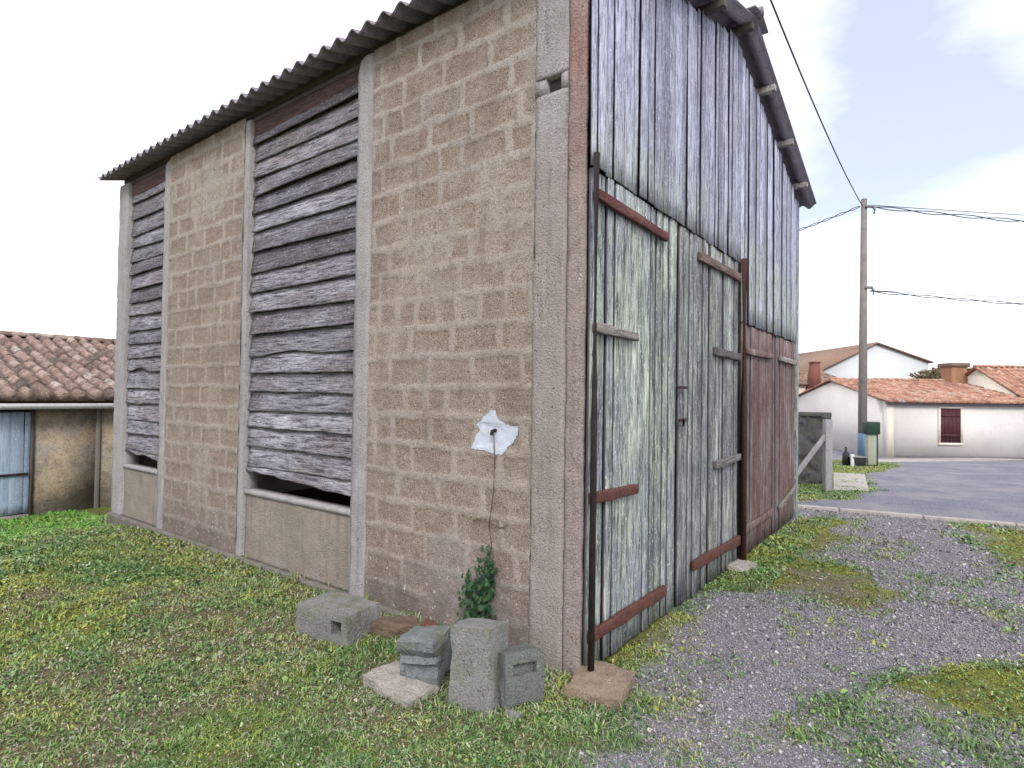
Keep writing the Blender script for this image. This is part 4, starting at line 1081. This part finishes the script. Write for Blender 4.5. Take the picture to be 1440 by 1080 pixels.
# ------------------------------------------------------------------ utility pole, cables, street bits
p = at(1213, 18.6); pz = float(terr_base(*p)); PT = 8.05
up = empty('utility_pole', (p[0], p[1], pz), FR, 'tall slim grey utility pole in front of the cream house', 'utility pole')
up.rotation_euler = (0, R(0.25), FR)
m = MB(); hh = PT - pz; m.tube([(0, 0, -.3), (0, 0, hh * .5), (0, 0, hh)], [.135, .115, .085], 12); m.build('pole', M['pole'], up, True)
m = MB(); m.tube([(0, 0, .02), (0, 0, 1.0)], [.142, .14], 12); m.build('painted_band', M['blue'], up, True)
for zz_, w_s in ((hh - .25, .12), (hh - 2.85, .10)):
    m = MB(); m.box((-.02, -.14, zz_ - .04), (w_s + .13, -.08, zz_ + .04)); m.tube([(w_s + .1, -.11, zz_), (w_s + .16, -.11, zz_ - .1), (w_s + .14, -.11, zz_ - .22)], .035, 8); m.build('cable_bracket', M['steel'], up)
MB().tube([(0, 0, hh), (0, 0, hh + .04)], [.095, .03], 12).build('cap', M['steel'], up)
PW = Vector((p[0], p[1], 0))
r2 = Vector((RT[0], RT[1], 0)); f2 = Vector((FW[0], FW[1], 0))
def cable(name, a, b, sag, rad, label, twist=0.0, n=40, turns=10, ph=0.0):
    a = Vector(a); b = Vector(b); pts = []
    d = (b - a).normalized(); s1 = d.cross(Vector((0, 0, 1))).normalized(); s2 = d.cross(s1)
    n = max(n, int(turns * 8)) if twist else n
    m = MB()
    for kk in ((0, 1) if twist else (0,)):
        pts = []
        for i in range(n + 1):
            q = i / n; c = a.lerp(b, q) - Vector((0, 0, 1)) * sag * 4 * q * (1 - q)
            if twist:
                g = 2 * math.pi * turns * q + math.pi * kk
                c = c + (s1 * math.cos(g) + s2 * math.sin(g)) * twist
            pts.append(c)
        m.tube(pts, rad, 6)
    return tag(m.build(name, M['cable'], None, True), label, 'cable', 'overhead cables from the pole')
top = PW + Vector((0, 0, PT - .22))
dirv = _f + _r * (1093 - 720) / FPX - _u * (-10 - 540) / FPX
far_ = CAM + dirv * 8.2
a_ = top; b_ = Vector(far_) + (Vector(far_) - top) * 0.9 + Vector((0, 0, .55))
cable('power_cable', a_, b_, 0.62, 0.0136, 'dark overhead cable climbing steeply from the pole top over the barn')
cable('power_cable', top + r2 * .25, top + r2 * 24 + f2 * 3 + Vector((0, 0, .05)), .28, .0150, 'twisted cable bundle running right from the pole top', .045, turns=9)
cable('power_cable', top + r2 * .25 + Vector((0, 0, .05)), top + r2 * 24 + f2 * 3 + Vector((0, 0, .30)), .12, .0110, 'upper thin cable running right from the pole top')
t2 = PW + Vector((0, 0, PT - 2.95))
cable('power_cable', t2 + r2 * .25, t2 + r2 * 24 + f2 * 4 + Vector((0, 0, .10)), .28, .0140, 'lower twisted cable running right from halfway down the pole', .035, turns=9)
cable('power_cable', t2 + r2 * .25 + Vector((0, 0, .03)), t2 + r2 * 24 + f2 * 4 + Vector((0, 0, .60)), .18, .0090, 'lowest pair thin cable running right, just above the lower twisted one')
cable('power_cable', top - r2 * .1, top - r2 * 7.5 + f2 * 9 + Vector((0, 0, -1.0)), .35, 0.0122, 'twisted cable dropping left from the pole top behind the barn', .03, turns=14)
# mailbox-like green box on its post
p = at(1225, 17.8); pz = float(terr_base(*p))
bx = empty('letter_box_post', (p[0], p[1], pz), FR, 'dark green box on a pale green panel beside the utility pole', 'letter box')
MB().box((-.20, -.16, .98), (.20, .16, 1.36)).build('box', M['green'], bx, bevel=.03)
MB().box((-.14, -.09, .05), (.12, .06, .977)).build('panel', M['palegreen'], bx, bevel=.01)
MB().box((.122, -.05, -.15), (.19, .05, .977)).build('post', M['bin'], bx, bevel=.005)
p = at(1190, 17.9); pz = float(terr_base(*p))
bn = empty('gas_bottle', (p[0], p[1], pz), FR, 'dark bottle shaped container left of the utility pole', 'container')
MB().tube([(0, 0, -.02), (0, 0, .36), (0, 0, .42), (0, 0, .45), (0, 0, .58)], [.10, .10, .06, .035, .03], 14).build('body', M['bin'], bn, True)
p = at(1199, 17.6); pz = float(terr_base(*p))
mk = empty('marker_post', (p[0], p[1], pz), FR, 'short white marker post left of the utility pole', 'marker post')
MB().box((-.04, -.04, -.1), (.04, .04, .36)).build('post', M['white_trim'], mk, bevel=.01)
p = at(1206, 17.7); pz = float(terr_base(*p))
pt = empty('trough', (p[0], p[1], pz), FR, 'low dark trough at the foot of the utility pole', 'trough')
MB().hull([(-.17, -.13, -.03), (.17, -.13, -.03), (.17, .13, -.03), (-.17, .13, -.03)], [(-.2, -.15, .27), (.2, -.15, .27), (.2, .15, .27), (-.2, .15, .27)]).build('tub', M['bin'], pt, bevel=.02)
MB().box((-.22, -.17, .27), (.22, .17, .31)).build('rim', M['steel'], pt, bevel=.01)

# ------------------------------------------------------------------ turf, weeds, litter, pebbles
def scatter(n, seed, power=1.2, dmax=11.0):
    """points on the open ground, thinning out with distance from where the yard is seen"""
    g = np.random.default_rng(seed)
    e = 2.0 - power                                    # area density ~ s**-power
    s0, s1 = 1.5, dmax
    s = (s0 ** e + g.random(n) * (s1 ** e - s0 ** e)) ** (1 / e)
    l = (1.12 * s + 0.9) * g.uniform(-1, 1, n)
    x = CAM[0] + s * FW[0] + l * RT[0]; y = CAM[1] + s * FW[1] + l * RT[1]
    ok = ~((x > -0.0) & (x < BW) & (y > -0.03) & (y < BL + .02)) & (y < SY - .02)
    # nothing grows out of sight behind the barn
    ok &= ~((x > 0.3) & (y > BL))
    return x[ok], y[ok], np.hypot(x[ok] - CAM[0], y[ok] - CAM[1]), g
def mossy(x, y):
    m = np.zeros(np.shape(x), bool)
    for p in P_MOSS[1:3]: m |= in_poly(x, y, p)
    m |= in_poly(x, y, P_MOSS[0]) & (y < -.45)
    return m
STONES = np.array([base(*q)[:2] for q in ((450, 900), (570, 985), (600, 965), (678, 1004), (735, 1000), (846, 985), (545, 905), (610, 900))])
def near_stone(x, y):
    d = np.full(np.shape(x), 9.0)
    for c in STONES: d = np.minimum(d, np.hypot(x - c[0], y - c[1]))
    return np.exp(-(d / .22) ** 2)
def turf_hue(x, y, g):
    h = fbm(x * 1.15 + 9, y * 1.15, 131) * .55 + fbm(x * 4.2, y * 4.2, 133) * .45
    far = ss((y - 5.6) / 1.8)
    return h, far
def blades():
    x, y, dist, g = scatter(1550000, 5, 1.35)
    s_ = g.uniform(10.5, 20.0, 90000); l_ = s_ * g.uniform(.45, .70, 90000)
    x = np.concatenate([x, CAM[0] + s_ * FW[0] + l_ * RT[0]]); y = np.concatenate([y, CAM[1] + s_ * FW[1] + l_ * RT[1]]); dist = np.concatenate([dist, np.hypot(s_, l_)])
    gm, lot, dr = masks(x, y)
    cl = fbm(x * 5.5, y * 5.5, 101); cl2 = fbm(x * 1.2, y * 1.2, 107)
    den = gm * np.clip(0.62 + 2.2 * (cl - 0.42) + 0.6 * (cl2 - .5), 0.16, 1) * (1 - 0.5 * dr)
    ok = g.random(len(x)) < den * 0.85
    x, y, dist, cl, cl2, dr = x[ok], y[ok], dist[ok], cl[ok], cl2[ok], dr[ok]
    n = len(x); z = terr(x, y) - 0.002
    sc = (np.maximum(dist, 2) / 2.6) ** 0.6
    H = (0.009 + 0.020 * g.random(n) ** 1.8 + 0.05 * np.clip(cl - .54, 0, 1)) * (0.8 + .2 * sc)
    ms = mossy(x, y); H = np.where(ms, H * .45, H); H *= 1 + 1.1 * near_stone(x, y) * g.random(n)
    tuft = ss((fbm(x * 2.6 + 5, y * 2.6, 301) - .60) / .08); H *= 1 + .9 * tuft * g.random(n)
    H *= 1 + 1.6 * np.exp(-np.abs(x + .05) / .12) * (y > 0) * g.random(n)
    W = (0.0018 + 0.0024 * g.random(n)) * sc
    a = g.uniform(0, 2 * np.pi, n); lean = g.uniform(0.3, 1.7, n); b = a + g.normal(0, 0.5, n)
    ux, uy = np.cos(a + np.pi / 2) * W, np.sin(a + np.pi / 2) * W
    V = np.zeros((n, 5, 3), np.float32)
    mxx = x + np.cos(b) * H * .35 * lean; myy = y + np.sin(b) * H * .35 * lean
    V[:, 0] = np.stack([x - ux, y - uy, z], 1); V[:, 1] = np.stack([x + ux, y + uy, z], 1)
    V[:, 2] = np.stack([mxx + ux * .8, myy + uy * .8, z + H * .6], 1); V[:, 3] = np.stack([mxx - ux * .8, myy - uy * .8, z + H * .6], 1)
    V[:, 4] = np.stack([x + np.cos(b) * H * lean, y + np.sin(b) * H * lean, z + H * (1.05 - .25 * np.minimum(lean, 1.4))], 1)
    i = np.arange(n)[:, None] * 5
    q = i + np.array([[0, 1, 2, 3]]); t = i + np.array([[3, 2, 4]])
    pal = np.array([(0.095, 0.175, 0.05), (0.15, 0.235, 0.06), (0.215, 0.285, 0.07), (0.275, 0.295, 0.065), (0.28, 0.275, 0.165), (0.065, 0.12, 0.045), (0.24, 0.29, 0.18), (0.14, 0.33, 0.05)])
    h, far = turf_hue(x, y, g)
    hue = h + 0.055 * g.normal(0, 1, n)
    k = np.clip(np.floor((hue - 0.36) / 0.075), 0, 3).astype(int)
    u = g.random(n)
    k = np.where(u < 0.04 + 0.16 * dr, 4, k); k = np.where((u > .45) & (u < .53), 5, k); k = np.where((u > .55) & (u < .64 + .2 * (cl2 > .55)), 6, k)
    k = np.where((g.random(n) < far * .65), 7, k)
    c = pal[k] * (0.65 + 0.7 * g.random((n, 1)))
    c = np.where(ms[:, None], np.array([[0.235, 0.255, 0.05]]) * (.6 + .6 * g.random((n, 1))), c)
    o = mesh_np('grass', V.reshape(-1, 3), [q, t], M['blade'], None, False, None, {'col': np.repeat(c, 5, 0)})
    tag(o, 'short mossy grass and turf growing round the barn and in the drive', 'grass', kind='stuff')
    return n
NB = blades()
def leaf_mesh(name, x, y, z, sz, g, c, up, mat, flat=0.5, curl=0.25):
    n = len(x); a = g.uniform(0, 2 * np.pi, n); t = g.normal(0, flat, (n, 2))
    d = np.stack([np.cos(a), np.sin(a), t[:, 0]], 1); s = np.stack([-np.sin(a), np.cos(a), t[:, 1]], 1)
    p = np.stack([x, y, z + up], 1); w = sz * g.uniform(.45, .75, n)
    cz = np.array([[0, 0, 1.0]]) * (sz * curl)[:, None]
    V = np.stack([p - d * sz[:, None], p - s * w[:, None] * .9 - d * .1 * sz[:, None] + cz, p + d * .6 * sz[:, None] - s * w[:, None] * .7 + cz * .8, p + d * sz[:, None],
                  p + d * .6 * sz[:, None] + s * w[:, None] * .7 + cz * .8, p + s * w[:, None] * .9 - d * .1 * sz[:, None] + cz], 1)
    i = np.arange(n)[:, None] * 6
    return mesh_np(name, V.reshape(-1, 3), [i + np.array([[0, 1, 2, 3]]), i + np.array([[0, 3, 4, 5]])], mat, None, False, None, {'col': np.repeat(c, 6, 0)})
# small leaved weeds, clover and moss shoots
x, y, dist, g = scatter(760000, 21, 1.35)
gm, lot, dr = masks(x, y)
cl = fbm(x * 3.1 + 3, y * 3.1, 201); c2 = fbm(x * 9, y * 9, 203)
ok = (g.random(len(x)) < gm * np.clip(.16 + (cl - .46) * 3.2 + (c2 - .5) * 2.2, 0.03, 1) * .75 * (1 - .45 * dr) * np.where(mossy(x, y), .25, 1))
x, y, dist, cl = x[ok], y[ok], dist[ok], cl[ok]; n = len(x)
big = g.random(n) < .05
sz = (g.uniform(.0035, .0085, n) + big * g.uniform(.003, .010, n)) * (dist / 2.6) ** .6
pal = np.array([(0.06, 0.15, 0.05), (0.11, 0.21, 0.065), (0.18, 0.27, 0.08), (0.24, 0.295, 0.17), (0.27, 0.295, 0.065), (0.04, 0.095, 0.04), (0.31, 0.335, 0.235)])
h, far = turf_hue(x, y, g)
k = g.choice(7, n, p=[.22, .24, .18, .13, .09, .08, .06]); k = np.where((k == 4) & (h < .53), 1, k); k = np.where((h > .555) & (g.random(n) < .45), 4, k); k = np.where(far > g.random(n) * 1.4, 2, k)
c = pal[k] * (0.65 + .7 * g.random((n, 1)))
tag(leaf_mesh('clover_weeds', x, y, terr(x, y), sz, g, c, g.uniform(.004, .022, n) * (1 + .8 * np.clip(cl - .5, 0, 1)), M['leaf'], .6), 'small round leaved weeds spread through the grass', 'weeds', kind='stuff')
# dry litter
x, y, dist, g = scatter(280000, 31, 1.3)
gm, lot, dr = masks(x, y)
ok = (g.random(len(x)) < np.clip(gm * (.07 + .62 * dr) + .012, 0, 1) * (1 - lot)) & (x < 3.0)
x, y, dist = x[ok], y[ok], dist[ok]; n = len(x)
sz = (g.uniform(.003, .008, n) + (g.random(n) < .02) * g.uniform(.003, .010, n)) * (dist / 2.6) ** .5
pal = np.array([(0.16, 0.115, 0.085), (0.26, 0.20, 0.155), (0.10, 0.07, 0.055), (0.38, 0.33, 0.275), (0.20, 0.14, 0.10), (0.30, 0.27, 0.24)])
c = pal[g.integers(0, 6, n)] * (.65 + .7 * g.random((n, 1)))
tag(leaf_mesh('dry_leaf_litter', x, y, terr(x, y), sz, g, c, g.uniform(.002, .016, n), M['pebble'], .45), 'brown dry leaves and bits lying in the grass by the wall', 'leaf litter', kind='stuff')
# loose gravel
x, y, dist, g = scatter(560000, 41, 1.35, 9.0)
gm, lot, dr = masks(x, y)
ok = (gm < .5) & (lot < .5) & (g.random(len(x)) < .8) & ((y < 0) | (x > BW))
x2, y2 = x[ok], y[ok]; d2_ = dist[ok]
n = len(x2); r = g.uniform(.0022, .0065, n) * (1 + 1.3 * (g.random(n) < .04)) * (d2_ / 2.6) ** .45
oc = np.array([(1, 0, 0), (0, 1, 0), (-1, 0, 0), (0, -1, 0), (0, 0, 1), (0, 0, -1)], float)
an = g.uniform(0, np.pi, n); P = np.repeat(oc[None], n, 0) * g.uniform(.65, 1.3, (n, 6, 1)); P[:, :, 2] *= .65
ca, sa = np.cos(an)[:, None], np.sin(an)[:, None]
Xr = P[:, :, 0] * ca - P[:, :, 1] * sa; Yr = P[:, :, 0] * sa + P[:, :, 1] * ca
V = np.stack([x2[:, None] + Xr * r[:, None], y2[:, None] + Yr * r[:, None], (terr(x2, y2) + r * .25)[:, None] + P[:, :, 2] * r[:, None]], 2)
tri = np.array([(0, 1, 4), (1, 2, 4), (2, 3, 4), (3, 0, 4), (1, 0, 5), (2, 1, 5), (3, 2, 5), (0, 3, 5)])
F = (np.arange(n)[:, None, None] * 6 + tri[None]).reshape(-1, 3)
pal = np.array([(0.17, 0.163, 0.187), (0.25, 0.242, 0.275), (0.345, 0.335, 0.37), (0.08, 0.076, 0.092), (0.27, 0.235, 0.22), (0.46, 0.445, 0.46)])
c = pal[g.choice(6, n, p=[.28, .30, .17, .13, .08, .04])] * (0.8 + .4 * g.random((n, 1)))
tag(mesh_np('gravel', V.reshape(-1, 3), F, M['pebble'], None, False, None, {'col': np.repeat(c, 6, 0)}), 'loose grey gravel covering the drive beside the doors', 'gravel', kind='stuff')
# ------------------------------------------------------------------ brown shrubs behind the long house
def shrub(px, depth, zc, rad, label, seed):
    g = np.random.default_rng(seed); o = at(px, depth); z0 = -0.8
    e = empty('bare_shrub', (o[0], o[1], z0), 0, label, 'shrub')
    m = MB()
    for k in range(9):
        a_ = g.uniform(0, 6.28); rr_ = g.uniform(.2, .9) * rad
        m.tube([(0.1 * math.cos(a_), .1 * math.sin(a_), 0), (rr_ * .5 * math.cos(a_), rr_ * .5 * math.sin(a_), (zc - z0) * .6), (rr_ * math.cos(a_), rr_ * math.sin(a_), zc - z0 + .2 * rad)], [.07, .05, .02], 5)
    m.build('stem', M['bark'], e)
    n = 1500; d = g.normal(0, 1, (n, 3)); d /= np.linalg.norm(d, axis=1)[:, None]
    rr_ = rad * (g.random(n) ** .5) * (0.75 + .5 * vnoise(d[:, 0] * 3 + 9, d[:, 2] * 3, seed))
    p = d * rr_[:, None] * np.array([1.3, 1.3, .75]) + np.array([0, 0, zc - z0])
    u_ = g.normal(0, 1, (n, 3)) * .10; v_ = g.normal(0, 1, (n, 3)) * .07
    V = np.stack([p - u_, p - v_, p + u_, p + v_], 1).reshape(-1, 3)
    c = np.array([(0.17, 0.11, 0.065), (0.10, 0.075, 0.05), (0.14, 0.13, 0.06)])[g.integers(0, 3, n)]
    mesh_np('crown', V, np.arange(n)[:, None] * 4 + np.array([[0, 1, 2, 3]]), M['leaf'], e, False, None, {'col': np.repeat(c, 4, 0)})
shrub(1318, 36, 2.95, 1.0, 'brown shrub rising behind the middle of the long orange roof', 3)
shrub(1345, 34, 3.0, 0.9, 'brown shrub beside the square brick chimney', 4)
